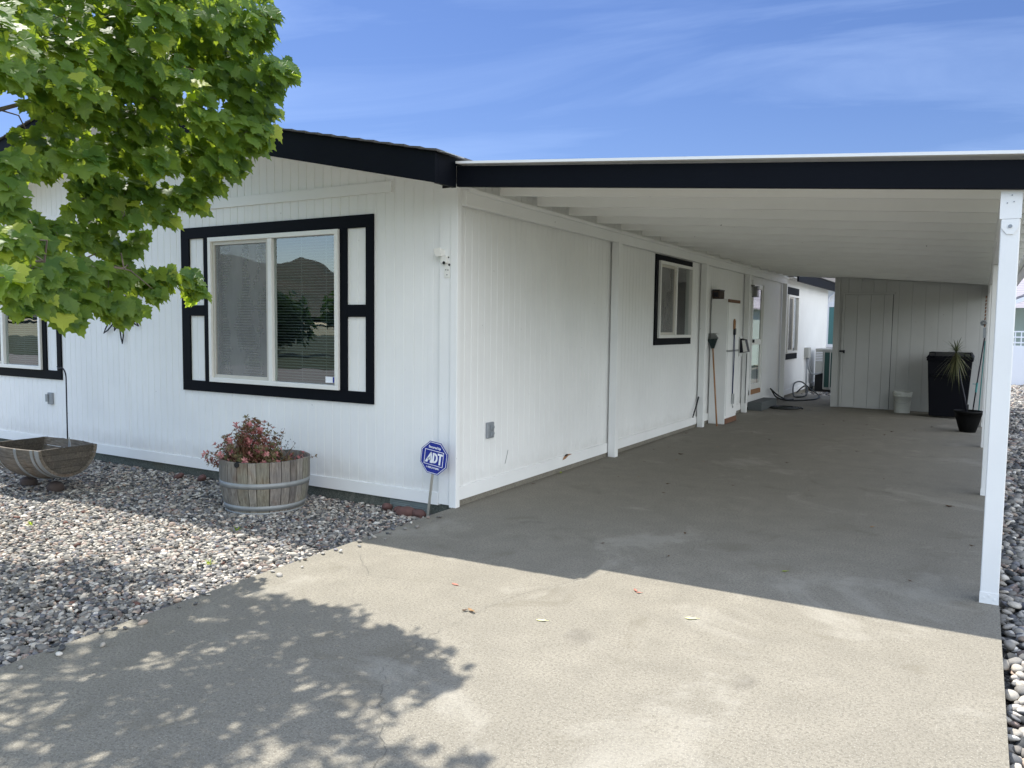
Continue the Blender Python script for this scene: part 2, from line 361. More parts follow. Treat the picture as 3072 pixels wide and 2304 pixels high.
# cracks in the slab
def crack(pts, seed):
    rg = random.Random(seed); b = MB(); P = []
    for (a, c) in zip(pts, pts[1:]):
        k = max(3, int((Vector(a) - Vector(c)).length / .035))
        for i in range(k):
            t = i / k; P.append((a[0]+(c[0]-a[0])*t + rg.gauss(0, .010), a[1]+(c[1]-a[1])*t + rg.gauss(0, .008)))
    P.append(pts[-1])
    for i in range(len(P) - 1):
        p, q = Vector(P[i]), Vector(P[i+1]); d = (q - p).normalized(); n_ = Vector((-d.y, d.x)) * rg.uniform(.0003, .0011)
        b.add([(p.x-n_.x, p.y-n_.y, .0035), (q.x-n_.x, q.y-n_.y, .0035), (q.x+n_.x, q.y+n_.y, .0035), (p.x+n_.x, p.y+n_.y, .0035)], [(0,1,2,3)])
    return b
cb = MB()
for i, pl in enumerate(([(2.05,1.27),(2.067,.467),(2.062,-.124),(1.911,-.6),(1.517,-1.626),(1.46,-2.2),(1.492,-2.704),(1.705,-2.976),(1.95,-3.25),(2.3,-4.2)],
                        [(2.062,.1),(2.3,.45),(2.5,.6)], [(.25,-1.45),(.6,-1.75),(.8,-1.72)], [(1.49,-2.4),(1.62,-2.5),(1.75,-2.52)])):
    c_ = crack([Vector(p) for p in pl], i); cb.add(c_.v, c_.f)
tag(cb.build('slab_crack', 'crack'), kind='structure')

# stones ------------------------------------------------------------
def ico(sub):
    bm = bmesh.new(); bmesh.ops.create_icosphere(bm, subdivisions=sub, radius=1)
    v = np.array([p.co[:] for p in bm.verts]); f = np.array([[q.index for q in p.verts] for p in bm.faces]); bm.free(); return v, f
IV, IF = ico(2)
IV1, IF1 = ico(1)
PAL = np.array([(.20,.19,.175),(.30,.28,.25),(.42,.385,.33),(.52,.49,.44),(.12,.12,.12),(.06,.063,.066),(.28,.22,.19),(.16,.16,.175),(.36,.285,.225),(.13,.065,.05)])
PW = np.array([.17,.17,.13,.10,.12,.08,.09,.08,.05,.01])
def stones(name, P, size, flat=.5, bright=1.08, lowpoly=False):
    n = len(P); V, F = (IV1, IF1) if lowpoly else (IV, IF)
    V = V * (1 + .0 * V)
    s = size * RNG.lognormal(0, .28, n)
    sc = np.stack([s * RNG.uniform(.85, 1.25, n), s * RNG.uniform(.62, .9, n), s * RNG.uniform(.38, .62, n) * flat / .5], 1)
    yaw = RNG.uniform(0, 2*np.pi, n); tx = RNG.normal(0, .28, n); ty = RNG.normal(0, .28, n)
    # lumpy variation
    ph = RNG.uniform(0, 6.28, (n, 3)); lump = 1 + .13*np.sin(V[None,:,0]*2.3 + ph[:,None,0]) + .11*np.sin(V[None,:,1]*2.9 + ph[:,None,1]) + .1*np.sin(V[None,:,2]*3.1+V[None,:,0]*1.7 + ph[:,None,2])
    v = V[None] * lump[..., None] * sc[:, None, :]
    x, y, z = v[..., 0], v[..., 1], v[..., 2]
    y, z = y*np.cos(tx)[:,None]-z*np.sin(tx)[:,None], y*np.sin(tx)[:,None]+z*np.cos(tx)[:,None]
    x, z = x*np.cos(ty)[:,None]+z*np.sin(ty)[:,None], -x*np.sin(ty)[:,None]+z*np.cos(ty)[:,None]
    x, y = x*np.cos(yaw)[:,None]-y*np.sin(yaw)[:,None], x*np.sin(yaw)[:,None]+y*np.cos(yaw)[:,None]
    v = np.stack([x, y, z], -1) + P[:, None, :]
    f = F[None] + (np.arange(n) * len(V))[:, None, None]
    ci = RNG.choice(len(PAL), n, p=PW/PW.sum()); col = PAL[ci] * RNG.uniform(.55, 1.35, (n, 1)) * bright
    cols = np.repeat(np.clip(col, 0, .8), len(V), 0)
    return bulk(name, v.reshape(-1, 3), f.reshape(-1, 3), cols, 'pebble')
def slab_edge(y): return .0 + np.where(y > -2.3, -.016*(y+.0), .0368 + (-2.3-y)*.05)
TUB = (-1.57, -.585)
def scatter(n, x0, x1, y0, y1): return np.stack([RNG.uniform(x0, x1, n), RNG.uniform(y0, y1, n)], 1)
Q = scatter(118000, -6.2, .2, -4.4, -.0)
cxy = np.array((3.686, -5.348)); inview = (Q[:,1] - cxy[1]) > .40 * (cxy[0] - Q[:,0])      # only the part of the bed the photo could see
keep = inview & (Q[:,0] < slab_edge(Q[:,1]) - .012) & (np.hypot(Q[:,0]-TUB[0], Q[:,1]-TUB[1]) > .31)
far = RNG.uniform(0, 1, len(Q)) < np.clip(1.25 - np.hypot(Q[:,0]-cxy[0], Q[:,1]-cxy[1]) / 16, .4, 1)
Q = Q[keep & far]
zz = -.112 + RNG.uniform(0, .022, len(Q)) + .012*np.sin(Q[:,0]*1.7+1)*np.sin(Q[:,1]*2.3)
P = np.concatenate([Q, zz[:, None]], 1)
E_ = RNG.uniform(-3.9, -.3, 90); E_ = np.stack([slab_edge(E_) + np.abs(RNG.normal(0, .07, 90)) + .01, E_, np.full(90, .008)], 1)   # strays kicked on to the slab
P = np.concatenate([P, E_[RNG.uniform(0, 1, 90) < .5]])
g = stones('gravel', P, .0142, bright=1.03, lowpoly=False); tag(g, 'grey and beige pebbles covering the bed in front of the house', 'gravel', kind='stuff')
Q = scatter(60000, -9.0, .3, -6.3, -.05); sl_ = (Q[:,1] - cxy[1]) / np.maximum(.2, cxy[0] - Q[:,0])
Q = Q[(sl_ < .40) & (Q[:,0] < slab_edge(Q[:,1]) - .02) & (Q[:,0] < cxy[0] - .5) & (np.hypot(Q[:,0]+2.0, Q[:,1]+3.95) > .12)][:26000]
g = stones('gravel', np.concatenate([Q, -.11 + RNG.uniform(0, .02, (len(Q), 1))], 1), .0175, bright=1.03, lowpoly=True); tag(g, 'same pebbles continuing round the foot of the maple', 'gravel', kind='stuff')
Q = scatter(30000, 3.80, 5.3, -5.0, 23); Q = Q[(Q[:,0] < 3.686 + .04*(Q[:,1]+5.35) + .32)]
Q = Q[(Q[:,0] > 3.852)]
k = (RNG.uniform(0, 1, len(Q)) < np.where(Q[:,1] > 9, .55, 1))
Q = Q[k]; P = np.concatenate([Q, (-.085 + RNG.uniform(0, .035, len(Q)))[:, None]], 1)
g = stones('river_rock', P, .028, bright=1.028, lowpoly=False); tag(g, 'rounded river rocks along the right edge of the driveway', 'river rock', kind='stuff')
Q = scatter(2200, .0, 1.3, 13.95, 17.8); P = np.concatenate([Q, np.full((len(Q), 1), -.05)], 1)
g = stones('rear_gravel', P, .024, lowpoly=True); tag(g, 'brownish gravel around the air conditioner behind the carport', 'gravel', kind='stuff')

# a few larger reddish edging stones near the vent and under the planter
for i, (x, y, s, lab) in enumerate(((-.30, -.10, .045, 'dull red stone at the foot of the blue sign stake'), (-.41, -.12, .054, 'largest dull red stone below the foundation vent'),
        (-.52, -.07, .038, 'small brown-red stone second from the vent corner'), (-.66, -.05, .045, 'blocky red stone leaning at the left end of the vent'), (-3.02, -.10, .045, 'reddish lava stone against the foundation beside the half barrel planter'),
        (-3.30, -.16, .045, 'dark red lava stone near the wall behind the half barrel planter'))):
    bm = bmesh.new(); bmesh.ops.create_icosphere(bm, subdivisions=3, radius=s)
    for v in bm.verts:
        q = v.co * 22; v.co *= 1 + .12*math.sin(q.x*1.3+i) + .1*math.sin(q.y*1.9+i*2) + .05*math.sin(q.z*6+q.x*4); v.co.x *= 1.5; v.co.z *= .8
    me = bpy.data.meshes.new('edging_stone'); bm.to_mesh(me); bm.free(); me.materials.append(M['brick']); me.polygons.foreach_set('use_smooth', [True]*len(me.polygons))
    o = bpy.data.objects.new('edging_stone', me); COL.objects.link(o); o.location = (x, y, -.075); o.rotation_euler = (0, .1*i, i*.7)
    tag(o, lab, 'stone', 'red stones along the foundation')

# ------------------------------------------------------------------ house
H = thing('manufactured_house', (0, 0, 0), 'long white manufactured house with black trim and grooved siding', 'house')
def front(u, d, z): return (u, -d, z)
def side(u, d, z): return (d, u, z)
def siding(name, mp, u0, u1, zb, zt, openings, spacing=.1016, phase=0, m='siding', parent=H, groove=.0042, depth=.0036):
    pts = [(u0, 0), (u1, 0)]; g = math.ceil((u0 - phase) / spacing) * spacing + phase
    while g < u1 - groove:
        if g > u0 + groove: pts += [(g-groove, 0), (g-groove*.6, -depth), (g+groove*.6, -depth), (g+groove, 0)]
        g += spacing
    pts.sort()
    def dep(u):
        for (a, da), (b, db) in zip(pts, pts[1:]):
            if a <= u <= b: return da + (db-da)*(u-a)/max(1e-6, b-a)
        return 0
    for o in openings:
        for e in o[:2]: pts.append((e, dep(e)))
    pts.sort(); b = MB()
    for (a, da), (c, dc) in zip(pts, pts[1:]):
        if c - a < 1e-5: continue
        mid = (a + c) / 2; segs = [(zb, None)]
        ops = sorted([(o[2], o[3]) for o in openings if o[0] < mid < o[1]])
        lo = zb; ss = []
        for oz0, oz1 in ops:
            if oz0 > lo: ss.append((lo, oz0))
            lo = oz1
        ss.append((lo, None))
        for z0, z1 in ss:
            za, zc = (zt(a), zt(c)) if z1 is None else (z1, z1)
            b.add([mp(a, da, z0), mp(c, dc, z0), mp(c, dc, zc), mp(a, da, za)], [(0,1,2,3)])
    return b.build(name, m, parent)
slope = .208
def rake(x): return 2.523 + slope * (.24 - x) if x > -4.3 else 2.523 + slope * (.24 + 8.6 + x)
W1 = (-2.95, -1.235, .905, 2.33); W2 = (W1[0]-4.72, W1[1]-4.72, W1[2], W1[3])
siding('wall', front, -8.6, -.14, .0, lambda u: rake(u) + .03, [W1, W2], phase=-.02)
SW = (4.62, 5.98, 1.36, 2.375); BW = (12.70, 13.85, .968, 2.25); DR = (9.57, 10.47, .27, 2.40)
siding('wall', side, .02, 17.97, .045, lambda u: 2.72, [SW, BW, DR], phase=.03)
# closing walls, floor and ceiling of the interior
def quad(name, m, pts, parent): b = MB(); b.add(pts, [tuple(range(len(pts)))]); return b.build(name, m, parent)
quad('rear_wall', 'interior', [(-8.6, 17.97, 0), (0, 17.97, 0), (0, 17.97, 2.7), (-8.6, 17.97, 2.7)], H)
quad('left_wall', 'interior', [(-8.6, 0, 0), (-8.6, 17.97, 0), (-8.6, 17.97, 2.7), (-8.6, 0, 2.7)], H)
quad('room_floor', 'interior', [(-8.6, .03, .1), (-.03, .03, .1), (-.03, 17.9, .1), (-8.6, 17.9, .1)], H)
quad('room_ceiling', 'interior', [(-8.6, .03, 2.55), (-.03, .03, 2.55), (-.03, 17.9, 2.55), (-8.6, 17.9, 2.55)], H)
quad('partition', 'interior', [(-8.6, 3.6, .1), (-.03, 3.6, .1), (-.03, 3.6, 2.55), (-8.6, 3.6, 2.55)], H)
# foundation
b = MB(); b.box(-8.6, .02, -.16, -.02, .10, .02); b.build('foundation', 'found', H)
b = MB(); b.box(-.03, .0, -.16, .008, 17.9, .05); b.build('foundation', 'concrete', H)
vb = MB(); vb.box(-.68, .005, -.112, -.26, .02, -.012)
for k in range(6): z = -.105 + k*.0155; vb.hexa([(-.67,-.006,z),(-.27,-.006,z),(-.27,.004,z+.006),(-.67,.004,z+.006),(-.67,-.006,z+.003),(-.27,-.006,z+.003),(-.27,.004,z+.011),(-.67,.004,z+.011)])
vb.build('foundation_vent', 'vent', H)
# trims
box('baseboard', 'white_x', H, -8.6, -.02, 0, -.152, -.001, .105, bevel=.002)
box('corner_board', 'white_z', H, -.150, -.018, .012, -.037, -.001, 2.60, bevel=.002)
box('corner_post', 'white_z', H, -.0365, -.028, -.005, .034, .030, 2.615, bevel=.004)
b = MB(); b.hexa([(-8.0,-.02,2.612),(-.655,-.02,2.612),(-.655,-.001,2.612),(-8.0,-.001,2.612),(-8.0,-.02,2.704),(-.655,-.02,2.704),(-.655,-.001,2.704),(-8.0,-.001,2.704)]); b.build('band_board', 'white_x', H, bevel=.002)
box('seam_batten', 'white_z', H, -4.34, -.0035, .106, -4.325, -.0008, 2.61)
for y0, y1 in ((.03, 3.075), (3.175, 6.415), (6.515, 8.975), (9.075, 9.50), (10.55, 12.085), (12.185, 17.97)):
    box('baseboard', 'white_y', H, .001, y0, .05, .019, y1, .163, bevel=.002)
b = MB(); b.prism([(1.93,.120),(2.00,.128),(2.06,.150),(2.15,.158),(2.10,.166),(2.03,.172),(1.97,.160),(1.94,.140)], .0191, .0204, 'yz'); b.build('gouge', 'wood', H)
b = MB(); b.prism([(1.985,.150),(2.03,.156),(2.06,.168),(2.02,.176),(1.98,.166)], .0205, .0212, 'yz'); b.build('gouge', 'dark', H)
b = MB(); b.prism([(.80,.24),(.815,.25),(.86,.36),(.855,.37)], .0002, .0010, 'yz'); b.build('gouge', 'hoop', H)
# rake boards, soffit, roof
def rakeboard(x0, x1, y0, y1, d0, d1, m, name):
    b = MB(); b.prism([(x0, rake(x0)+d0), (x1, rake(x1)+d0), (x1, rake(x1)+d1), (x0, rake(x0)+d1)], y0, y1, 'xz'); return b.build(name, m, H, bevel=.002)
rakeboard(.24, -4.3, -.62, -.582, 0, .222, 'black_x', 'barge_board')
rakeboard(-4.3, -8.84, -.62, -.582, 0, .222, 'black_x', 'barge_board')
rakeboard(.20, -4.3, -.5815, .01, .028, .04, 'white_x', 'soffit')
rakeboard(-4.3, -8.8, -.5815, .01, .028, .04, 'white_x', 'soffit')
box('eave_fascia', 'black_y', H, .203, -.581, 2.527, .2395, -.352, 2.742)
box('eave_fascia', 'black_y', H, .203, 12.62, 2.527, .2395, 18.55, 2.742)
box('eave_soffit', 'white_y', H, .02, 12.3, 2.60, .202, 18.5, 2.612)
b = MB()
for s_, xr, sg in ((1, .265, -1), (-1, -8.865, 1)):
    n = 32; Lh = 4.565
    for k in range(n):
        a, c = k * Lh / n, (k + 1) * Lh / n + .02
        def zt(d, lift): return 2.742 + slope * d + lift
        y0 = -.640 - random.uniform(0, .012); xa, xc = xr + sg*a, xr + sg*c
        b.hexa([(xa, y0, zt(a,.0)), (xa, 18.6, zt(a,.0)), (xc, 18.6, zt(c,-.004)), (xc, y0, zt(c,-.004)),
                (xa, y0, zt(a,.016)), (xa, 18.6, zt(a,.016)), (xc, 18.6, zt(c,.004)), (xc, y0, zt(c,.004))])
b.build('roof_shingles', 'shingle', H)
b = MB(); b.hexa([(.24,-.6,2.745),(.31,-.6,2.735),(.31,-.35,2.735),(.24,-.35,2.745),(.24,-.6,2.751),(.31,-.6,2.741),(.31,-.35,2.741),(.24,-.35,2.751)]); b.build('drip_edge', 'galv', H)

def window(mp, U0, U1, Z0, Z1, ax, trims, screen_first=True, blinds=True, proud=.045, lab=None):
    """a horizontal slider: (u range, z range) of the vinyl frame's outside"""
    w_ = bpy.data.objects.new('window', None); COL.objects.link(w_); w_.parent = H
    if lab: w_['label'] = lab
    def B(b, u0, u1, z0, z1, d0, d1):
        p, q = mp(u0, d0, z0), mp(u1, d1, z1); b.box(p[0], p[1], p[2], q[0], q[1], q[2])
    tb = MB()
    for t in trims: B(tb, *t, .0008, .02)
    if trims: tb.build('trim', 'black_z' if ax == 'x' else 'black_z', w_, bevel=.002)
    f = MB(); fw = .042
    for (a, b_, c, d) in ((U0, U1, Z0, Z0+fw), (U0, U1, Z1-fw, Z1), (U0, U0+fw, Z0+fw, Z1-fw), (U1-fw, U1, Z0+fw, Z1-fw)): B(f, a, b_, c, d, -.05, proud)
    um = (U0 + U1) / 2
    B(f, um-.026, um+.026, Z0+fw, Z1-fw, -.03, proud-.008)
    f.build('frame', 'vinyl', w_, bevel=.003)
    sb = MB(); a, b_ = (U0+fw, um-.026) if screen_first else (um+.026, U1-fw); sw = .034
    for (p, q, c, d) in ((a, b_, Z0+fw, Z0+fw+sw), (a, b_, Z1-fw-sw, Z1-fw), (a, a+sw, Z0+fw+sw, Z1-fw-sw), (b_-sw, b_, Z0+fw+sw, Z1-fw-sw)): B(sb, p, q, c, d, .0, .022)
    sb.build('screen_frame', 'vinyl_old', w_)
    g = MB(); g.add([mp(a+sw, .012, Z0+fw+sw), mp(b_-sw, .012, Z0+fw+sw), mp(b_-sw, .012, Z1-fw-sw), mp(a+sw, .012, Z1-fw-sw)], [(0,1,2,3)]); g.build('insect_screen', 'screen', w_)
    g = MB(); g.add([mp(U0+.02, -.012, Z0+.02), mp(um, -.012, Z0+.02), mp(um, -.012, Z1-.02), mp(U0+.02, -.012, Z1-.02)], [(0,1,2,3)])
    g.build('glass', 'glass', w_)
    g = MB(); g.add([mp(um, .002, Z0+.02), mp(U1-.02, .002, Z0+.02), mp(U1-.02, .002, Z1-.02), mp(um, .002, Z1-.02)], [(0,1,2,3)])
    g.build('glass', 'glass', w_)
    if blinds:
        s_ = MB(); z = Z0 + .05
        while z < Z1 - .05:
            p = [mp(U0+.06, -.098, z+.004), mp(U1-.06, -.098, z+.004), mp(U1-.06, -.080, z-.005), mp(U0+.06, -.080, z-.005)]
            s_.add(p + [(x, y, zz_+.0012) for x, y, zz_ in p], [(0,1,2,3), (4,5,6,7), (0,1,5,4), (2,3,7,6)]); z += .0265
        for u in (U0+.3, um-.25, um+.3, U1-.25): B(s_, u-.002, u+.002, Z0+.05, Z1-.04, -.079, -.077)
        s_.build('blinds', 'blind', w_)
    return w_
def front_trims(dx):
    a = lambda *t: (t[0]+dx, t[1]+dx, t[2], t[3])
    X0, X1 = -3.385, -.85
    return [a(X0, X1, 2.332, 2.442), a(X0, X1, .80, .905), a(X0, -3.265, .905, 2.332), a(-.935, X1, .905, 2.332), a(-3.042, -2.952, .905, 2.332), a(-1.233, -1.152, .905, 2.332),
            a(-3.265, -3.042, 1.560, 1.667), a(-1.152, -.935, 1.560, 1.667)]
window(front, *W1, 'x', front_trims(0), lab='wide front window with black shutter trim beside the corner')
window(front, *W2, 'x', front_trims(-4.72), lab='front window behind the maple branch')
window(side, *SW, 'y', [(4.525, 6.02, 2.375, 2.452), (4.525, 6.02, 1.268, 1.36), (4.525, 4.62, 1.36, 2.375)], blinds=False, proud=.05, lab='narrow two-pane window under the carport')
ow = window(side, *BW, 'y', [], blinds=False, proud=.04, lab='last window of the side wall past the carport roof')
box('trim', 'black_z', ow, .001, 12.69, 2.262, .02, 13.87, 2.42); box('trim', 'black_z', ow, .001, 12.69, .83, .02, 13.87, .955)
box('window_sticker', 'signwhite', H, -1.42, -.0065, .965, -1.30, -.0045, 1.02)
box('window_sticker', 'signblue', H, -1.33, -.0085, .967, -1.302, -.0068, 1.018)

# storm door
d_ = bpy.data.objects.new('storm_door', None); COL.objects.link(d_); d_.parent = H
f = MB()
for a in ((9.57,9.62,.27,2.40),(10.42,10.47,.27,2.40),(9.62,10.42,2.33,2.40)): f.box(-.05, a[0], a[2], .03, a[1], a[3])
f.build('door_frame', 'white_z', d_, bevel=.003)
f = MB()
for a in ((9.62,9.70,.36,2.33),(10.34,10.42,.36,2.33),(9.70,10.34,2.24,2.33),(9.70,10.34,1.20,1.30),(9.70,10.34,.36,.46)): f.box(-.02, a[0], a[2], .012, a[1], a[3])
f.build('door_leaf', 'vinyl', d_, bevel=.003)
g = MB(); g.add([(-.004, 9.70, .46), (-.004, 10.34, .46), (-.004, 10.34, 2.24), (-.004, 9.70, 2.24)], [(0,1,2,3)]); g.build('glass', 'glass', d_)
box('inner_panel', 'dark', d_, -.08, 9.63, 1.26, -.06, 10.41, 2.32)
box('inner_panel', 'vinyl', d_, -.08, 9.63, .37, -.06, 10.41, 1.255)
box('threshold', 'wood', d_, -.05, 9.57, .27, .02, 10.47, .355)
box('handle', 'iron', d_, .012, 9.64, 1.24, .06, 9.67, 1.30)
# wall fittings
def fit(name): 
    e = bpy.data.objects.new(name, None); COL.objects.link(e); e.parent = H; return e
e = fit('outlet_box'); e['label'] = 'grey weatherproof outlet near the corner post'
box('cover', 'grey_metal', e, .001, .470, .515, .026, .575, .655, bevel=.006)
b = MB()
for z in (.555, .61): b.box(.026, .505, z-.018, .042, .55, z+.018); b.box(.042, .515, z-.006, .052, .54, z+.012)
b.build('outlet_lid', 'grey_metal', e, bevel=.003)
e = fit('outlet_box'); e['label'] = 'grey outlet box left of the shepherd hook'
box('cover', 'grey_metal', e, -5.86, -.03, .50, -5.77, -.001, .64, bevel=.006)
box('outlet_lid', 'grey_metal', e, -5.88, -.045, .53, -5.83, -.03, .62, bevel=.004)
e = fit('electrical_box'); e['label'] = 'grey disconnect box on the far side wall'
box('box_body', 'ac', e, .001, 14.84, .81, .10, 15.16, 1.06, bevel=.006)
b = MB(); b.tube([(.05,14.95,.81),(.05,14.95,.4),(.05,14.97,-.05)], .018); b.tube([(.06,15.05,.81),(.07,15.06,.55),(.12,15.15,.42),(.2,15.35,.40),(.3,15.55,.43)], .02); b.build('conduit', 'grey_metal', e, smooth=True)
# broken flood light bracket with drilled holes
e = fit('light_bracket'); e['label'] = 'broken white floodlight bracket near the corner'
b = MB(); b.hexa([(-.150,-.075,2.052),(-.095,-.065,2.052),(-.095,-.018,2.060),(-.150,-.018,2.060),(-.162,-.095,2.112),(-.100,-.085,2.120),(-.095,-.018,2.105),(-.150,-.018,2.100)])
b.box(-.118, -.05, 2.0, -.06, -.018, 2.055); b.box(-.10, -.024, 1.88, -.045, -.0185, 2.02); b.build('bracket_body', 'vinyl', e, bevel=.004)
for x, z, r in ((-.085,2.0,.013),(-.058,2.045,.007),(-.050,1.985,.010),(-.083,1.945,.005),(-.062,1.943,.005),(-.072,1.905,.005),(-.125,2.085,.012)):
    b = MB(); b.tube([(x,-.052 if z > 1.99 and x < -.07 else -.0248,z),(x,-.0235 if not (z > 1.99 and x < -.07) else -.049,z)], r, 10); b.build('hole', 'dark', e)
# mailbox
e = fit('mailbox'); e['label'] = 'black and white box on the third wall post'
b = MB(); b.hexa([(.113,8.42,1.08),(.24,8.42,1.10),(.24,8.62,1.10),(.113,8.62,1.08),(.113,8.42,1.33),(.19,8.42,1.31),(.19,8.62,1.31),(.113,8.62,1.33)]); b.build('box_body', 'iron', e, bevel=.004)
b = MB(); b.hexa([(.18,8.405,1.10),(.25,8.405,1.11),(.25,8.418,1.11),(.18,8.418,1.10),(.15,8.405,1.30),(.20,8.405,1.30),(.20,8.418,1.30),(.15,8.418,1.30)]); b.build('front_flap', 'vinyl', e, bevel=.003)
box('mounting_board', 'white_z', e, .021, 8.45, 1.02, .112, 8.6, 1.36)
b = MB(); b.tube([(.10,8.97,1.06),(.10,8.965,.8),(.095,8.965,.5),(.1,8.96,.17)], .006); b.build('cable', 'iron', e, smooth=True)
# lantern
e = fit('wall_lantern'); e['label'] = 'small lantern beside the storm door'
b = MB(); b.box(.02, 9.26, 2.14, .05, 9.34, 2.30); b.box(.05, 9.29, 2.27, .12, 9.31, 2.285); b.box(.08, 9.24, 2.25, .19, 9.36, 2.26); b.box(.09, 9.25, 2.07, .18, 9.35, 2.08)
for x, y in ((.09,9.25),(.18,9.25),(.09,9.35),(.18,9.35)): b.box(x-.004, y-.004, 2.07, x+.004, y+.004, 2.26)
b.build('lantern_cage', 'iron', e); box('lantern_glass', 'lamp_glass', e, .10, 9.26, 2.085, .17, 9.34, 2.245)

# ------------------------------------------------------------------ carport
K = thing('carport', (3.79, -.3, 0), 'white timber carport with black front fascia and open rafters', 'carport')
zb = lambda x: 2.607 - .0764 * x
def sloped(name, m, x0, x1, y0, y1, f0, f1, bevel=0, parent=K):
    b = MB(); b.hexa([(x0,y0,f0(x0)),(x1,y0,f0(x1)),(x1,y1,f0(x1)),(x0,y1,f0(x0)),(x0,y0,f1(x0)),(x1,y0,f1(x1)),(x1,y1,f1(x1)),(x0,y1,f1(x0))]); return b.build(name, m, parent, bevel=bevel)
sloped('fascia_board', 'black_x', .241, 4.12, -.35, -.312, lambda x: 2.554-.0798*x, lambda x: 2.706-.0798*x, .002)
for k in range(20):
    y = -.17 + .655 * k
    if y > 12.2: break
    sloped('rafter', 'rafter', .112, 4.03, y, y + .038, zb, lambda x: zb(x)+.106, .002)
sloped('roof_sheet', 'sheet', .262, 4.14, -.395, 12.35, lambda x: zb(x)+.108, lambda x: zb(x)+.126)
sloped('roof_sheet', 'sheet', 1.19, 4.14, 12.36, 13.95, lambda x: zb(x)+.108, lambda x: zb(x)+.126)
sloped('roof_deck', 'rafter', .03, .261, -.30, 12.3, lambda x: zb(x)+.1065, lambda x: zb(x)+.1075)
box('beam', 'white_y', K, 3.742, -.302, 2.102, 3.832, 11.13, 2.316, bevel=.004)
for i, y in enumerate((-.30, 3.06, 6.57, 9.16)):
    p = box('post', 'white_z', K, 3.745, y, .0, 3.835, y + .09, 2.1005, bevel=.005)
    b = MB(); b.box(3.7435, y-.003, .0, 3.8365, y-.0002, .062)
    for x, z in ((3.765,.03),(3.79,.045),(3.815,.028)): b.tube([(x,y-.006,z),(x,y-.003,z)], .006, 10)
    b.build('base_bracket', 'white_x', p)
b = MB(); b.prism([(3.748,2.10),(3.748,2.055),(3.775,2.020),(3.805,2.020),(3.829,2.055),(3.829,2.10)], -.3065, -.3025, 'xz')
b.prism([(3.738,2.1015),(3.838,2.1015),(3.838,2.30),(3.738,2.30)], -.3075, -.3030, 'xz'); b.build('beam_plate', 'white_x', K)
for x, z, r in ((3.789,2.062,.010),(3.765,2.27,.0035),(3.78,2.272,.0035),(3.82,2.27,.0035),(3.79,2.225,.0035),(3.77,2.185,.0035),(3.80,2.19,.0035)):
    b = MB(); b.tube([(x,-.312,z),(x,-.3055,z)], r, 10); b.build('bolt', 'grey_metal', K)
# house-side beam, ledger and posts
box('beam', 'white_y', K, .0225, .031, 2.457, .075, 12.18, 2.600, bevel=.003)
box('ledger', 'white_y', K, .0755, .031, 2.560, .105, 12.3, 2.596, bevel=.006)
for y in (3.08, 6.42, 8.98, 12.09):
    box('post', 'white_z', K, .0225, y, .0, .1115, y+.09, 2.4565, bevel=.004)
b = MB(); b.box(4.04, -.34, 2.22, 4.13, 12.4, 2.225); b.box(4.04, -.34, 2.22, 4.045, 12.4, 2.30); b.box(4.125, -.34, 2.22, 4.13, 12.4, 2.30); b.build('gutter', 'sheet', K)

# ------------------------------------------------------------------ shed
D = thing('shed', (2.5, 11.15, 0), 'white plank shed closing the back of the carport', 'shed')
def shedfront(u, d, z): return (u, 11.15 - d, z)
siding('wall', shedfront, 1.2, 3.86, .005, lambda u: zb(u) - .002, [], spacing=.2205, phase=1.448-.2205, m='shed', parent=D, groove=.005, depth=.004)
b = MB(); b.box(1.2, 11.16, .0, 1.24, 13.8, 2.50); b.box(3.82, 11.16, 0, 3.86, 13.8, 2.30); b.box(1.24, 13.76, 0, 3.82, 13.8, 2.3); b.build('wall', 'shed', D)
box('corner_board', 'shed', D, 1.2, 11.128, 0.005, 1.30, 11.149, 2.48, bevel=.002)
dr = bpy.data.objects.new('door', None); COL.objects.link(dr); dr.parent = D
b = MB()
for (a, c) in ((1.40, 1.62), (1.624, 1.85), (1.854, 2.08), (2.084, 2.228)): b.box(a, 11.128, .012, c, 11.146, 2.168)
b.build('door_panel', 'shed', dr, bevel=.002)
b = MB(); b.box(1.355, 11.118, .012, 1.396, 11.148, 2.215); b.box(1.396, 11.118, 2.178, 2.26, 11.148, 2.215); b.build('door_trim', 'shed', dr, bevel=.002)
box('door_gap', 'dark', dr, 2.2285, 11.140, .012, 2.2355, 11.1485, 2.174)
b = MB(); b.box(1.33, 11.108, 1.075, 1.42, 11.127, 1.105); b.box(1.395, 11.09, 1.05, 1.43, 11.108, 1.11); b.build('latch', 'iron', dr)
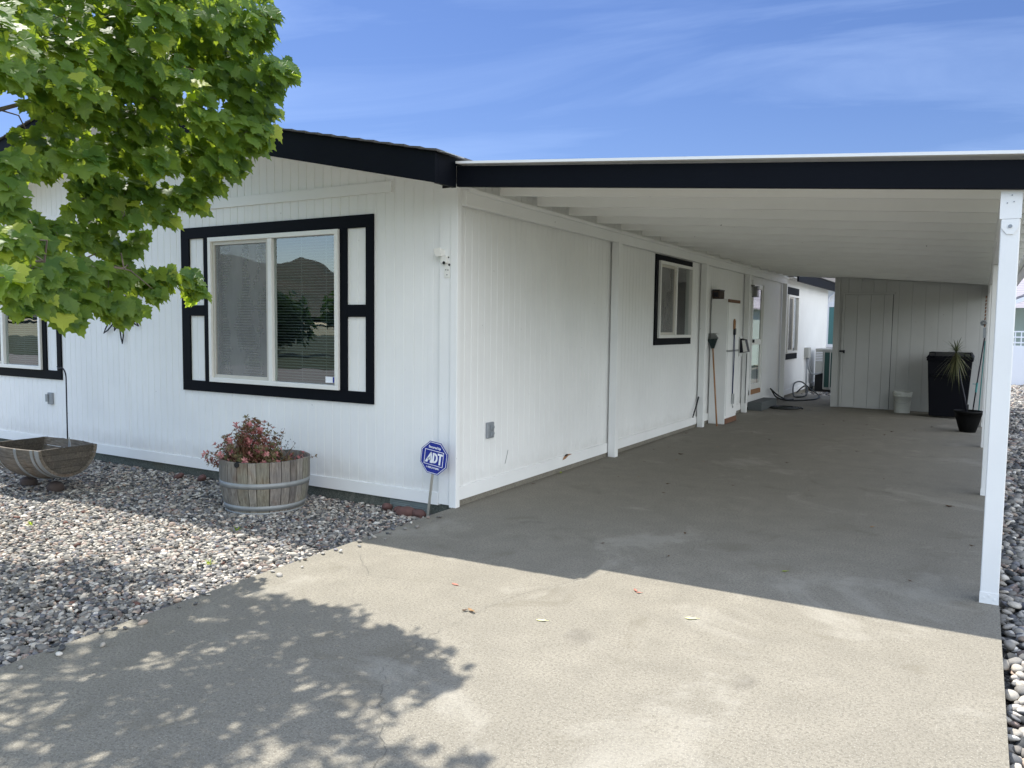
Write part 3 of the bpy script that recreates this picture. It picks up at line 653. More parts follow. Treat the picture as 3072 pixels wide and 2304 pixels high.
# ------------------------------------------------------------------ barrel tub with azalea
def profile(r0, r1, h, bulge, n=10): return [(r0 + (r1-r0)*t + bulge*math.sin(math.pi*min(1, t*1.05+.02)), h*t) for t in [i/n for i in range(n+1)]]
cx_, cy_, cz_ = TUB[0], TUB[1], -.105
T = thing('barrel_planter', (cx_, cy_, cz_), 'upright half wine barrel of weathered oak staves holding a pink-leaved shrub', 'planter')
NS = 26; b = MB(); rg = random.Random(3); prof = profile(.312, .378, .462, .022); th = .024
angs = [0]
for i in range(NS): angs.append(angs[-1] + rg.uniform(.7, 1.3))
angs = [a / angs[-1] * 2 * math.pi for a in angs]
for a0, a1 in zip(angs, angs[1:]):
    g = .0028 / .35; cc = rg.uniform(.72, 1.12); col = (cc, cc*rg.uniform(.95, 1.02), cc*rg.uniform(.88, 1.0)); top = rg.uniform(-.003, .003)
    m_ = 3; A = [a0 + g + (a1-a0-2*g)*j/m_ for j in range(m_+1)]
    outer, inner = [], []
    for r, z in prof:
        zz_ = z + (top if z > .4 else 0)
        outer.append([(cx_+r*math.cos(a), cy_+r*math.sin(a), cz_+zz_) for a in A]); inner.append([(cx_+(r-th)*math.cos(a), cy_+(r-th)*math.sin(a), cz_+zz_) for a in A])
    V = [p for row in outer for p in row] + [p for row in inner for p in row]; k = len(prof); o_ = k*(m_+1); F = []
    for i in range(k-1):
        for j in range(m_):
            q = i*(m_+1)+j; F += [(q, q+1, q+m_+2, q+m_+1), (o_+q+1, o_+q, o_+q+m_+1, o_+q+m_+2)]
        q = i*(m_+1); F += [(q, q+m_+1, o_+q+m_+1, o_+q), (q+m_, o_+q+m_, o_+q+2*m_+1, q+2*m_+1)]
    q = (k-1)*(m_+1)
    for j in range(m_): F.append((q+j, q+j+1, o_+q+j+1, o_+q+j))
    b.add(V, F, col)
b.build('staves', 'oak_z', T, colors=True)
def hoop(z0, z1, m, name, parent, push=.003):
    b = MB(); rr = lambda z: np.interp(z, [p[1] for p in prof], [p[0] for p in prof])
    ri0, ri1 = rr(z0)+push, rr(z1)+push
    b.lathe([(ri0-.003, z0), (ri0, z0), (ri1, z1), (ri1-.003, z1)], (cx_, cy_, cz_), 72, cap=False); return b.build(name, m, parent, smooth=True)
hoop(.245, .290, 'hoop', 'hoop', T); hoop(.055, .098, 'hoop', 'hoop', T); hoop(.012, .040, 'hoop', 'hoop', T)
b = MB(); b.lathe([(.001, .33), (.15, .345), (.352, .325)], (cx_, cy_, cz_), 40, cap=False); b.build('soil', 'mortar', T)
# bung hole notch in the rim, as a dark plug
b = MB(); a = math.radians(-78); hx, hy = cx_ + .372*math.cos(a), cy_ + .372*math.sin(a)
b.tube([(hx + .014*math.cos(a), hy + .014*math.sin(a), cz_+.445), (hx - .030*math.cos(a), hy - .030*math.sin(a), cz_+.445)], .022, 14); b.build('bung_hole', 'dark', T)

def leaf_blade(V, F, C, base, tip_dir, nrm, ln, wd, col, fold=.12, shape=None):
    t = tip_dir.normalized(); s_ = t.cross(nrm).normalized(); n_ = s_.cross(t).normalized()
    if shape is None: shape = [(0, 0), (.28, .36), (.6, .5), (.85, .28), (1, 0)]
    i0 = len(V); mid = []; 
    for u, w_ in shape: V.append(base + t*(ln*u) - n_*(ln*.10*u*u)); C.append(col)
    for sg in (1, -1):
        for u, w_ in shape[1:-1]: V.append(base + t*(ln*u) - n_*(ln*.10*u*u) + s_*(wd*w_*sg) + n_*(wd*w_*fold)); C.append(col)
    k = len(shape); q = k - 2
    for sg in (0, 1):
        o_ = i0 + k + sg*q
        F.append((i0, i0+1, o_)); F.append((i0+k-2, i0+k-1, o_+q-1))
        for j in range(q-1): F.append((i0+1+j, i0+2+j, o_+j+1)); F.append((i0+1+j, o_+j+1, o_+j))
def build_leaves(name, V, F, C, m, parent):
    v = np.array([p[:] for p in V]); f = np.array(F); c = np.array(C)
    return bulk(name, v, f, c, m, smooth=False, parent=parent)
rg = random.Random(11)
Z = thing('azalea_shrub', (cx_-.06, cy_, cz_+.33), 'low shrub with rusty pink and green leaves spilling from the barrel tub', 'shrub')
camr = Vector((.86, .51, 0)); camf = Vector((.51, -.86, 0))
st = MB(); V, F, C = [], [], []
soil = Vector((cx_, cy_, cz_+.335))
def sprig(base, tip, r=.003, n_leaf=8, whorls=3, dark=False, pinky=.8, size=.03):
    mid = (base + tip) / 2 + Vector((rg.gauss(0, .015), rg.gauss(0, .015), -.02)); P_ = [base, mid, tip]
    st.tube([base, base.lerp(mid, .6), mid.lerp(tip, .4), tip], [r, r*.8, r*.6, r*.4], 5, cap=False)
    ax = (tip - mid).normalized()
    for wv in range(whorls):
        c0 = tip - ax * (wv * .032); k = n_leaf if wv == 0 else rg.randint(3, 5)
        pk = rg.random() < pinky * (1 - .2 * wv)
        for j in range(k):
            a = 2*math.pi*j/k + rg.uniform(-.4, .4); u = ax.cross(Vector((.3, .2, 1))).normalized(); v_ = ax.cross(u)
            d = (u*math.cos(a) + v_*math.sin(a)) * rg.uniform(.7, 1.1) + ax * rg.uniform(.2, .9)
            col = (rg.random(), 0.0 if pk else rg.uniform(.75, 1), 0)
            leaf_blade(V, F, C, c0, d, ax + Vector((0, 0, .4)), size*rg.uniform(.75, 1.2), size*.42, col)
for i in range(300):
    ang = rg.uniform(0, 2*math.pi); rr_ = rg.random()**.5 * .24
    c0 = soil + camr * (-.12) + Vector((rr_*math.cos(ang)*.6, rr_*math.sin(ang)*.6, 0))
    h = rg.uniform(.02, 1) ; spread = rg.gauss(0, .15) 
    hh = .04 + .45 * h * max(.18, 1 - abs(spread + .01) * 2.2)
    tip = soil + camr * (-.11 + spread) + camf * rg.gauss(.02, .11) + Vector((0, 0, hh))
    sprig(c0, tip, n_leaf=rg.randint(6, 9), whorls=rg.randint(2, 4), pinky=.45, size=.034)
for tx, tz in ((-.37, .05), (-.33, .13), (-.30, .10), (-.27, .21), (-.22, .27), (-.13, .44), (-.05, .41), (-.0, .35), (-.18, .37), (-.09, .33), (.03, .30), (.31, .15), (.28, .11), (.24, .07), (.33, .10), (.20, .06), (-.39, .06), (-.35, .02)):
    sprig(soil + camr*(tx*.45), soil + camr*tx + camf*rg.uniform(-.05, .1) + Vector((0, 0, tz)), n_leaf=9, whorls=4, pinky=.85, size=.034)
build_leaves('leaves', V, F, C, 'shrub', Z)
V, F, C = [], [], []
for tx, tz in ((.12, .30), (.17, .37), (.08, .33), (.20, .26), (.16, .22), (.10, .25), (.05, .22), (.23, .20), (.26, .24), (.13, .18)):
    base = soil + camr*.04 + camf*rg.uniform(-.05, .05); tip = soil + camr*tx + camf*rg.uniform(-.06, .06) + Vector((0, 0, tz))
    st.tube([base, base.lerp(tip, .5) + Vector((.01, 0, -.02)), tip], [.003, .002, .001], 5, cap=False)
    for k in range(26):
        t = rg.uniform(.35, 1); p = base.lerp(tip, t) + Vector((rg.gauss(0, .018), rg.gauss(0, .018), rg.gauss(0, .012)))
        leaf_blade(V, F, C, p, Vector((rg.gauss(0, 1), rg.gauss(0, 1), rg.gauss(.4, .7))), Vector((rg.gauss(0, .5), rg.gauss(0, .5), 1)), .017, .008, (rg.random(), 0, 0))
build_leaves('dark_leaves', V, F, C, 'twigleaf', Z)
st.build('stems', 'brownwood', Z)

# ------------------------------------------------------------------ barrel lying on its side, halved lengthwise
Bx0, Bx1, By, Bz, Br = -4.37, -3.50, -1.175, .335, .282
Hb = thing('half_barrel_planter', (-3.95, By, -.09), 'half wine barrel lying lengthwise as a trough on the gravel by the wall', 'planter')
def brad(x): t = (x - Bx0) / (Bx1 - Bx0); return Br - .012 + .055 * math.sin(math.pi * t)
b = MB(); NSt = 11; nx = 14; rg = random.Random(5)
for i in range(NSt):
    a0, a1 = math.pi + math.pi*i/NSt + .006, math.pi + math.pi*(i+1)/NSt - .006
    cc = rg.uniform(.50, .80); col = (cc, cc*.93, cc*.86); V_, F_ = [], []; m_ = 3
    for kx in range(nx+1):
        x = Bx0 - .0 + (Bx1 + .02 - Bx0) * kx / nx
        for th_ in (0, .024):
            for j in range(m_+1):
                a = a0 + (a1-a0)*j/m_; r = brad(min(x, Bx1)) - th_; V_.append((x, By + r*math.cos(a), Bz + r*math.sin(a)))
    w_ = 2*(m_+1)
    for kx in range(nx):
        for j in range(m_):
            q = kx*w_+j; F_ += [(q, q+1, q+w_+1, q+w_), (q+m_+2, q+m_+1, q+w_+m_+1, q+w_+m_+2)]
        q = kx*w_; F_ += [(q, q+w_, q+w_+m_+1, q+m_+1), (q+m_, q+2*m_+1, q+w_+2*m_+1, q+w_+m_)]
    for q in (0, nx*w_):
        for j in range(m_): F_.append((q+j, q+j+1, q+m_+2+j, q+m_+1+j))
    b.add(V_, F_, col)
b.build('staves', 'oak_x', Hb, colors=True)
for xh, nm in ((Bx1 - .02, 'head'), (Bx0 + .03, 'head')):
    b = MB(); hts = [0, -.058, -.118, -.185, -.238, -Br]
    for z0, z1 in zip(hts, hts[1:]):
        r = Br - .025; z1 = max(z1, -r + .001); y0, y1 = math.sqrt(max(0, r*r - z0*z0)), math.sqrt(max(0, r*r - z1*z1))
        cc = rg.uniform(.38, .62); pts = [(By - y0, Bz + z0 - .001), (By + y0, Bz + z0 - .001)]
        for k in range(1, 6): zz_ = z0 + (z1-z0)*k/6; pts.append((By + math.sqrt(r*r-zz_*zz_), Bz + zz_))
        pts += [(By + y1, Bz + z1 + .0015), (By - y1, Bz + z1 + .0015)]
        for k in range(5, 0, -1): zz_ = z0 + (z1-z0)*k/6; pts.append((By - math.sqrt(r*r-zz_*zz_), Bz + zz_))
        b.prism(pts, xh - .011, xh + .011, 'yz', col=(cc, cc*.94, cc*.88))
    b.build(nm, 'oak_x', Hb, colors=True)
def bhoop(x0, x1, m):
    b = MB(); n = 40; V_, F_ = [], []
    for k in range(n+1):
        a = math.pi + math.pi*k/n
        for x in (x0, x1):
            for dr_ in (.0005, .005):
                r = brad(min(max(x, Bx0), Bx1)) + dr_; V_.append((x, By + r*math.cos(a), Bz + r*math.sin(a)))
    for k in range(n):
        q = k*4; F_ += [(q, q+4, q+6, q+2), (q+1, q+3, q+7, q+5), (q, q+1, q+5, q+4), (q+2, q+6, q+7, q+3)]
    F_ += [(0, 2, 3, 1), (n*4, n*4+1, n*4+3, n*4+2)]; b.add(V_, F_); return b.build('hoop', m, Hb)
bhoop(Bx1 - .035, Bx1 + .015, 'hoop'); bhoop(Bx1 - .09, Bx1 - .06, 'hoop'); bhoop(Bx1 - .30, Bx1 - .265, 'hoop'); bhoop(Bx0 + .01, Bx0 + .05, 'hoop'); bhoop(Bx0 + .24, Bx0 + .275, 'hoop')
b = MB(); b.add([(Bx0+.05, By-.24, Bz-.12), (Bx1-.04, By-.24, Bz-.12), (Bx1-.04, By+.24, Bz-.12), (Bx0+.05, By+.24, Bz-.12)], [(0,1,2,3)]); b.build('soil', 'mortar', Hb)
b = MB(); b.hexa([(-3.77,-1.02,.22),(-3.62,-1.06,.22),(-3.62,-1.055,.22),(-3.77,-1.015,.22),(-3.715,-1.035,.395),(-3.705,-1.037,.395),(-3.705,-1.032,.395),(-3.715,-1.03,.395)])
tag(b.build('garden_marker', 'galv', loc=(-3.7, -1.03, .22)), 'white triangular plate sticking out of the half barrel trough', 'marker')
for (x, y, s, lb) in ((-3.75, -1.17, .075, 'brown stone wedged under the near end of the half barrel trough'), (-4.2, -1.17, .075, 'brown stone propping the far end of the half barrel trough')):
    bm = bmesh.new(); bmesh.ops.create_icosphere(bm, subdivisions=3, radius=s)
    for v in bm.verts: v.co *= 1 + .12*math.sin(v.co.x*40) + .1*math.sin(v.co.y*33+1); v.co.x *= 1.2; v.co.z *= .72
    me = bpy.data.meshes.new('prop_stone'); bm.to_mesh(me); bm.free(); me.materials.append(M['darkstone'])
    o = bpy.data.objects.new('prop_stone', me); COL.objects.link(o); o.location = (x, y, -.065); tag(o, lb, 'stone', 'stones propping the trough')

# shepherd hook and wall art
b = MB(); P_ = [(-5.0,-.30,-.12), (-5.0,-.30,.30), (-4.995,-.30,.86)]
for k in range(1, 9): a = math.pi/2 * k/8; P_.append((-5.085 + .09*math.cos(a), -.30, .86 + .115*math.sin(a)))
P_ += [(-5.14,-.30,.965), (-5.16,-.30,.985)]
b.tube(P_, .0075, 8); tag(b.build('shepherd_hook', 'iron', smooth=True, loc=(-5, -.3, -.12)), 'thin black shepherd hook pole curling left beside the white wall', 'garden hook')
A_ = thing('wall_art', (-4.43, -.03, 1.65), 'black wire sun-like sculpture hung on the wall behind the branch', 'wall decoration')
b = MB(); c0 = (-4.43, 1.65)
def ray_loop(a0, L_, wd):
    d = (math.cos(a0), math.sin(a0)); n_ = (-d[1], d[0]); pts = []
    for t, s_ in ((.22, 1), (.5, 1.15), (.8, .7), (1, .05), (.85, -.45), (.55, -.9), (.22, -1)):
        cu = .25*math.sin(t*3); pts.append((c0[0] + d[0]*L_*t + n_[0]*(wd*s_ + cu*.06), -.03, c0[1] + d[1]*L_*t + n_[1]*(wd*s_ + cu*.06)))
    return pts
for k in range(14):
    a = math.pi*2*k/14 - math.pi/2 + .12; L_ = (.40 if k % 2 == 0 else .27)
    b.tube(ray_loop(a, L_, .035), .0075, 6)
b.build('ray', 'iron', A_, smooth=True)
b = MB(); b.tube([(c0[0]+.09*math.cos(t), -.03, c0[1]+.09*math.sin(t)) for t in [i*2*math.pi/24 for i in range(25)]], .007, 6); b.tube([(c0[0], -.03, c0[1]-.09), (c0[0], -.001, c0[1]-.09)], .004, 6); b.build('centre_ring', 'iron', A_, smooth=True)

# ------------------------------------------------------------------ alarm sign
Sg = thing('yard_sign', (-.14, -.15, -.02), 'blue octagonal security sign leaning beside the house corner', 'sign')
tilt = Matrix.Translation((-.10, -.15, .42)) @ Matrix.Rotation(R(7.5), 4, 'Y')
def oct_pts(r): return [(r*math.cos(math.pi/8 + k*math.pi/4)/math.cos(math.pi/8), r*math.sin(math.pi/8 + k*math.pi/4)/math.cos(math.pi/8)) for k in range(8)]
def signpart(name, m, build):
    b = MB(); build(b); b.v = [tuple(tilt @ Vector(p)) for p in b.v]; return b.build(name, m, Sg)
signpart('panel', 'signblue', lambda b: b.prism([(x, z) for x, z in oct_pts(.133)], -.002, .002, 'xz'))
def ring(b, r0, r1, y):
    o1, o2 = oct_pts(r0), oct_pts(r1)
    for k in range(8):
        j = (k+1) % 8; b.add([(o1[k][0], y, o1[k][1]), (o1[j][0], y, o1[j][1]), (o2[j][0], y, o2[j][1]), (o2[k][0], y, o2[k][1])], [(0,1,2,3)])
signpart('border', 'signwhite', lambda b: ring(b, .127, .1225, -.0032))
def frame_(b):
    w_, h0, h1, t = .094, -.062, .062, .0042
    for a in ((-w_, w_, h1-t, h1), (-w_, w_, h0, h0+t), (-w_, -w_+t, h0+t, h1-t), (w_-t, w_, h0+t, h1-t)): b.box(a[0], -.0034, a[2], a[1], -.0024, a[3])
signpart('inner_frame', 'signwhite', frame_)
def text(txt, size, x, z, sx=1, off=0.0, space=1.0, name='lettering'):
    cu = bpy.data.curves.new('t', 'FONT'); cu.body = txt; cu.size = size; cu.align_x = 'CENTER'; cu.align_y = 'CENTER'; cu.extrude = .0006; cu.offset = off; cu.space_character = space
    o = bpy.data.objects.new('t', cu); COL.objects.link(o); bpy.context.view_layer.update()
    me = bpy.data.meshes.new_from_object(o.evaluated_get(bpy.context.evaluated_depsgraph_get())); bpy.data.objects.remove(o)
    me.transform(Matrix.Translation(-Vector(Sg.location)) @ tilt @ Matrix.Translation((x, -.0036, z)) @ Matrix.Rotation(R(90), 4, 'X') @ Matrix.Diagonal((sx, 1, 1, 1)))
    me.materials.clear(); me.materials.append(M['signwhite']); q = bpy.data.objects.new(name, me); COL.objects.link(q); q.parent = Sg
text('Secured by', .027, 0, .086, 1.0, .0006); text('1-800-369-0996', .021, 0, -.083, .98, .0005)
# big letters built as solid strokes
def letters(b):
    y0, y1 = -.0042, -.0026
    def pr(poly): b.prism(poly, y0, y1, 'xz')
    pr([(-.085,-.045),(-.060,-.045),(-.024,.045),(-.034,.045)]); pr([(-.034,.045),(-.024,.045),(-.010,-.045),(-.034,-.045)]); 
    pr([(-.062,-.022),(-.026,-.022),(-.027,-.006),(-.056,-.006)])
    pr([(-.012,-.042),(.004,-.042),(.004,.042),(-.012,.042)])
    n = 10
    for k in range(n):
        a, c = -math.pi/2 + math.pi*k/n, -math.pi/2 + math.pi*(k+1)/n
        P = lambda t, rx, rz: (.006 + rx*math.cos(t), rz*math.sin(t)); pr([P(a,.033,.042), P(c,.033,.042), P(c,.017,.026), P(a,.017,.026)])
    pr([(.004,.026),(.010,.026),(.010,.042),(.004,.042)]); pr([(.004,-.042),(.010,-.042),(.010,-.026),(.004,-.026)])
    pr([(.036,.030),(.086,.030),(.086,.046),(.036,.046)]); pr([(.054,-.046),(.070,-.046),(.070,.030),(.054,.030)])
signpart('lettering', 'signwhite', letters)
signpart('stake', 'stake', lambda b: b.box(-.011, .003, -.56, .011, .010, -.02))

# ------------------------------------------------------------------ storage cabinet and things on it
Cb = thing('storage_cabinet', (.16, 7.35, 0), 'tall narrow white cabinet between the wall posts', 'cabinet')
b = MB(); b.box(.0225, 7.0, .0, .276, 7.68, 1.955); b.build('cabinet_body', 'white_z', Cb, bevel=.003)
for z0, z1 in ((.13, 1.13), (1.16, 1.90)):
    b = MB(); b.box(.277, 7.03, z0, .291, 7.65, z1); b.build('door', 'white_z', Cb, bevel=.003)
box('base_strip', 'brownwood', Cb, .277, 7.02, .005, .292, 7.66, .085); box('top_strip', 'brownwood', Cb, .277, 7.01, 1.905, .296, 7.67, 1.952)
b = MB()
for z in (1.137, 1.152): b.box(.2765, 7.0, z, .296, 7.68, z+.006)
b.build('shelf_edge', 'iron', Cb)
bk = thing('wicker_box', (.13, 7.12, 1.956), 'dark brown box sitting on top of the white cabinet', 'box')
b = MB(); b.box(.03, 7.02, 1.956, .135, 7.3, 2.10); b.build('box_body', 'wicker', bk, bevel=.004)
b = MB(); b.box(.028, 7.015, 2.085, .14, 7.305, 2.102); b.box(.05, 7.01, 1.99, .115, 7.0195, 2.06); b.build('lid', 'iron', bk)
sp = thing('hanging_strap', (.30, 7.33, 1.62), 'blue strap with orange handle hanging on the cabinet doors', 'strap')
b = MB(); b.tube([(.305,7.30,1.62),(.306,7.33,1.64),(.305,7.36,1.62),(.304,7.36,1.50),(.305,7.33,1.47),(.305,7.30,1.50),(.305,7.30,1.62)], .012, 8); b.build('grip', 'wood', sp, smooth=True)
b = MB(); b.box(.298, 7.30, 1.40, .325, 7.36, 1.50); b.build('buckle', 'iron', sp)
b = MB(); b.tube([(.306,7.31,1.42),(.305,7.30,1.1),(.306,7.315,.75),(.305,7.32,.45)], .006, 6); b.tube([(.307,7.35,1.42),(.308,7.365,1.1),(.306,7.35,.75),(.306,7.34,.45)], .006, 6); b.build('webbing', 'cord', sp, smooth=True)
b = MB(); b.box(.298, 7.30, .30, .325, 7.37, .46); b.tube([(.31,7.33,.30),(.31,7.34,.25),(.31,7.36,.235),(.31,7.375,.26)], .006, 6); b.build('ratchet_hook', 'galv', sp)
# rake
Rk = thing('leaf_rake', (.262, 6.66, 0), 'green leaf rake with tan handle leaning upside down on the cabinet', 'rake')
foot, neck = Vector((.262, 6.66, .005)), Vector((.03+.055, 6.93, 1.185)); ax = (neck-foot).normalized()
b = MB(); b.tube([foot, foot.lerp(neck, .5), neck], [.0125, .0125, .012], 10); b.build('handle', 'wood', Rk, smooth=True)
sd = Vector((.93, .36, 0)); sd = (sd - ax*sd.dot(ax)).normalized(); nn = ax.cross(sd)
b = MB(); b.add([neck - sd*.022, neck + sd*.022, neck + sd*.078 + ax*.15, neck - sd*.078 + ax*.15, *[p + nn*.006 for p in (neck - sd*.022, neck + sd*.022, neck + sd*.078 + ax*.15, neck - sd*.078 + ax*.15)]], [(0,1,2,3),(4,5,6,7),(0,1,5,4),(1,2,6,5),(2,3,7,6),(3,0,4,7)])
b.build('rake_head', 'green_plastic', Rk)
b = MB()
for k in range(17):
    t = (k/16 - .5)*2; p0 = neck + sd*(t*.076) + ax*.145; p1 = neck + sd*(t*.115) + ax*(.235 - .022*t*t); b.tube([p0, p1, p1 + nn*(-.02) + ax*.004], .0032, 5)
b.build('tines', 'green_plastic', Rk)
b = MB(); b.tube([(.042, 6.16, .175), (.036, 6.68, .73)], .011, 8); tag(b.build('black_pole', 'iron', loc=(.04, 6.16, .175)), 'short black pole leaning across the wall post left of the rake', 'pole')

# step, hoses
tag(box('concrete_step', 'stepconc', None, .03, 9.44, .0, .285, 10.66, .15, bevel=.008), 'low dark concrete step under the storm door', 'step')
def hose(name, pts, r, m, lab, cat='hose'):
    P_ = []; pts = [Vector(p) for p in pts]; n = len(pts)
    for i in range(n-1):
        p0, p1, p2, p3 = pts[max(i-1,0)], pts[i], pts[i+1], pts[min(i+2,n-1)]
        for k in range(8):
            t = k/8; P_.append(.5*((2*p1)+(p2-p0)*t+(2*p0-5*p1+4*p2-p3)*t*t+(3*p1-p0-3*p2+p3)*t**3))
    P_.append(pts[-1]); b = MB(); b.tube(P_, r, 8); o = b.build(name, m, smooth=True, loc=tuple(pts[0])); return tag(o, lab, cat)
hose('garden_hose', [(.10,13.6,.06),(.25,13.5,.20),(.36,13.3,.22),(.42,13.0,.06),(.30,12.8,.02),(.15,13.0,.03),(.02+.03,13.5,.25),(.12,14.0,.28),(.3,14.2,.1),(.5,13.9,.02),(.66,13.2,.015),(.68,12.5,.015),(.5,12.1,.015),(.25,11.8,.02),(.10,11.5,.10),(.06,11.2,.27),(.10,11.0,.29),(.18,11.3,.15),(.22,11.9,.03),(.30,12.2,.015)], .016, 'rubber', 'black garden hose looping in the air over the slab end near the wall')
pts = []
for k in range(60): a = k*.42; r_ = .33 - .0035*k; pts.append((.54 + r_*math.cos(a)*.95, 10.22 + r_*math.sin(a)*1.0, .014 + .0003*k))
hose('hose_coil', pts, .013, 'rubber', 'flat dark coil of hose on the floor in front of the step', 'hose')

# air conditioner
AC = thing('air_conditioner', (.55, 15.9, -.03), 'beige outdoor air conditioner with dark green coil panels', 'air conditioner')
b = MB(); b.box(.15, 15.52, .42, .335, 16.3, 1.0); b.box(.15, 15.5, .985, .96, 16.32, 1.03); b.box(.34, 15.53, .02, .95, 16.3, .98); b.build('housing', 'ac', AC, bevel=.005)
box('lower_panel', 'dark', AC, .15, 15.52, -.03, .335, 16.3, .415)
b = MB()
for k in range(6): z = .72 + k*.04; b.box(.165, 15.505, z, .32, 15.519, z+.018)
b.build('louvres', 'signwhite', AC)
for x in (.36, .50, .64, .78): box('coil_panel', 'coil', AC, x+.012, 15.505, .08, x+.125, 15.528, .94)
b = MB()
for x in (.345, .49, .63, .77, .91): b.box(x, 15.498, .04, x+.018, 15.529, .98)
b.build('guard', 'ac', AC)

# bucket
Bk = thing('bucket', (2.49, 10.79, 0), 'white plastic bucket beside the shed door', 'bucket')
b = MB(); b.lathe([(.13,0),(.132,.005),(.152,.30),(.158,.30),(.158,.315),(.153,.316),(.153,.335),(.160,.336),(.160,.352),(.154,.353),(.155,.372),(.162,.374),(.162,.386),(.150,.386),(.146,.33),(.126,.012),(.001,.012)], (2.49,10.79,0), 40); b.build('pail', 'bucket', Bk, smooth=True)
b = MB(); b.tube([(2.49-.157, 10.79-.02, .325)] + [(2.49+.165*math.sin(t), 10.79-.165*math.cos(t), .325-.15*math.cos(t)) for t in [x*.2 for x in range(-6, 7)]] + [(2.49+.157, 10.79-.02, .325)], .0025, 6); b.build('wire_handle', 'galv', Bk)
# wheeled bin
Bn = thing('wheeled_bin', (3.24, 10.5, 0), 'dark navy wheeled rubbish bin in front of the shed wall', 'rubbish bin')
b = MB(); b.hexa([(2.955,10.19,.03),(3.52,10.19,.03),(3.50,10.70,.10),(2.975,10.70,.10),(2.90,10.13,1.03),(3.575,10.13,1.03),(3.575,10.86,1.03),(2.90,10.86,1.03)]); b.box(2.93, 10.105, .72, 3.545, 10.14, .755); b.box(2.885, 10.105, .985, 3.59, 10.88, 1.032); b.build('bin_body', 'bin', Bn, bevel=.012)
b = MB(); b.hexa([(2.875,10.09,1.034),(3.60,10.09,1.034),(3.60,10.88,1.06),(2.875,10.88,1.06),(2.90,10.12,1.075),(3.575,10.12,1.075),(3.56,10.85,1.13),(2.915,10.85,1.13)])
for x in (2.92, 3.45):
    b.box(x, 10.105, 1.06, x+.015, 10.16, 1.135); b.box(x+.085, 10.105, 1.06, x+.10, 10.16, 1.135); b.box(x, 10.105, 1.125, x+.10, 10.16, 1.14)
b.build('lid', 'bin', Bn, bevel=.006)
for x in (2.93, 3.50): b = MB(); b.tube([(x,10.72,.11),(x+.05,10.72,.11)], .11, 20); b.build('wheel', 'rubber', Bn)
# pot + dracaena
Pt = thing('plant_pot', (3.57, 8.30, 0), 'black plastic flower pot by the fourth carport post', 'pot')
b = MB(); b.lathe([(.105,0),(.11,.005),(.165,.20),(.185,.285),(.197,.287),(.197,.32),(.182,.322),(.178,.27),(.001,.26)], (3.57,8.30,0), 36); b.build('pot_body', 'pot', Pt, smooth=True)
b = MB(); b.lathe([(.001,.275),(.178,.272)], (3.57,8.30,0), 24, cap=False); b.build('soil', 'mortar', Pt)
Dr = thing('dracaena', (3.50, 8.30, .27), 'spiky dracaena with a bare leaning stem growing from the black pot', 'plant')
b = MB(); b.tube([(3.55,8.30,.24),(3.51,8.30,.5),(3.44,8.29,.8),(3.39,8.28,1.05),(3.37,8.28,1.19)], [.015,.014,.012,.012,.010], 8); b.build('stem', 'iron', Dr, smooth=True)
V, F, C = [], [], []; rg = random.Random(9)
def blade(c, d, L_, droop, w_=.010, nseg=7, col=(.5,0,0)):
    d = d.normalized(); s_ = d.cross(Vector((0,0,1))); s_ = s_.normalized() if s_.length > .05 else Vector((1,0,0)); P_ = []; i0 = len(V)
    for k in range(nseg+1):
        t = k/nseg; p = c + d*(L_*t) + Vector((0,0,-droop*L_*t*t)); ww = w_*(1 - t**2.2)*(.5+.9*min(1,t*4)) 
        V.append(p - s_*ww); V.append(p + s_*ww); C.append(col); C.append(col)
    for k in range(nseg): q = i0+2*k; F.append((q,q+1,q+3)); F.append((q,q+3,q+2))
cc0 = Vector((3.37, 8.28, 1.19))
for k in range(44):
    a = rg.uniform(0, 6.283); el = rg.uniform(-.1, 1.3); blade(cc0, Vector((math.cos(a)*math.cos(el), math.sin(a)*math.cos(el), math.sin(el))), rg.uniform(.20, .38), rg.uniform(.1, .5), .0055, col=(rg.random(), rg.random()*.3, 0))
for k in range(60):
    a = rg.uniform(0, 6.283); el = rg.uniform(-1.3, -.2); blade(cc0 - Vector((0,0,rg.uniform(0,.12))), Vector((math.cos(a)*math.cos(el), math.sin(a)*math.cos(el), math.sin(el))), rg.uniform(.18, .36), rg.uniform(.2, .8), .006, col=(rg.random(), .5+rg.random()*.5, 0))
for a, el, L_ in ((0.0, .38, .50), (.15, .30, .42), (3.0, .3, .5), (3.2, .15, .45)): blade(cc0, Vector((math.cos(a)*math.cos(el), math.sin(a)*math.cos(el), math.sin(el))), L_, .55, .009, 10)
build_leaves('blades', V, F, C, 'dracaena', Dr)
# garden tools by the posts
b = MB(); b.tube([(3.62,9.0,.25),(3.66,9.05,.7),(3.735,9.08,1.5)], .010, 8)
tt = thing('pole_pruner', (3.62, 9.0, 0), 'long dark pole with a green collar leaning on the fourth post', 'garden tool')
b.build('pole', 'iron', tt, smooth=True)
b = MB(); b.tube([(3.648,9.02,.55),(3.66,9.03,.70)], .015, 8); b.tube([(3.60,9.02,.68),(3.67,9.03,.68)], .006, 6); b.build('collar', 'teal_metal', tt)
b = MB(); b.tube([(3.615,9.0,.26),(3.605,9.0,.02)], .004, 6); b.tube([(3.625,9.0,.26),(3.635,9.0,.02)], .004, 6); b.tube([(3.60,9.0,.30),(3.66,9.0,.31)], .005, 6); b.build('fork', 'galv', tt)
b = MB(); b.box(3.70, 9.05, 1.40, 3.742, 9.10, 1.56); b.build('socket', 'grey_metal', tt)
b = MB(); b.tube([(3.695,9.5,.02),(3.737,9.45,1.35)], .008, 8); tag(b.build('green_stake', 'teal_metal', loc=(3.695,9.5,0)), 'thin teal garden stake standing behind the pole pruner', 'stake')
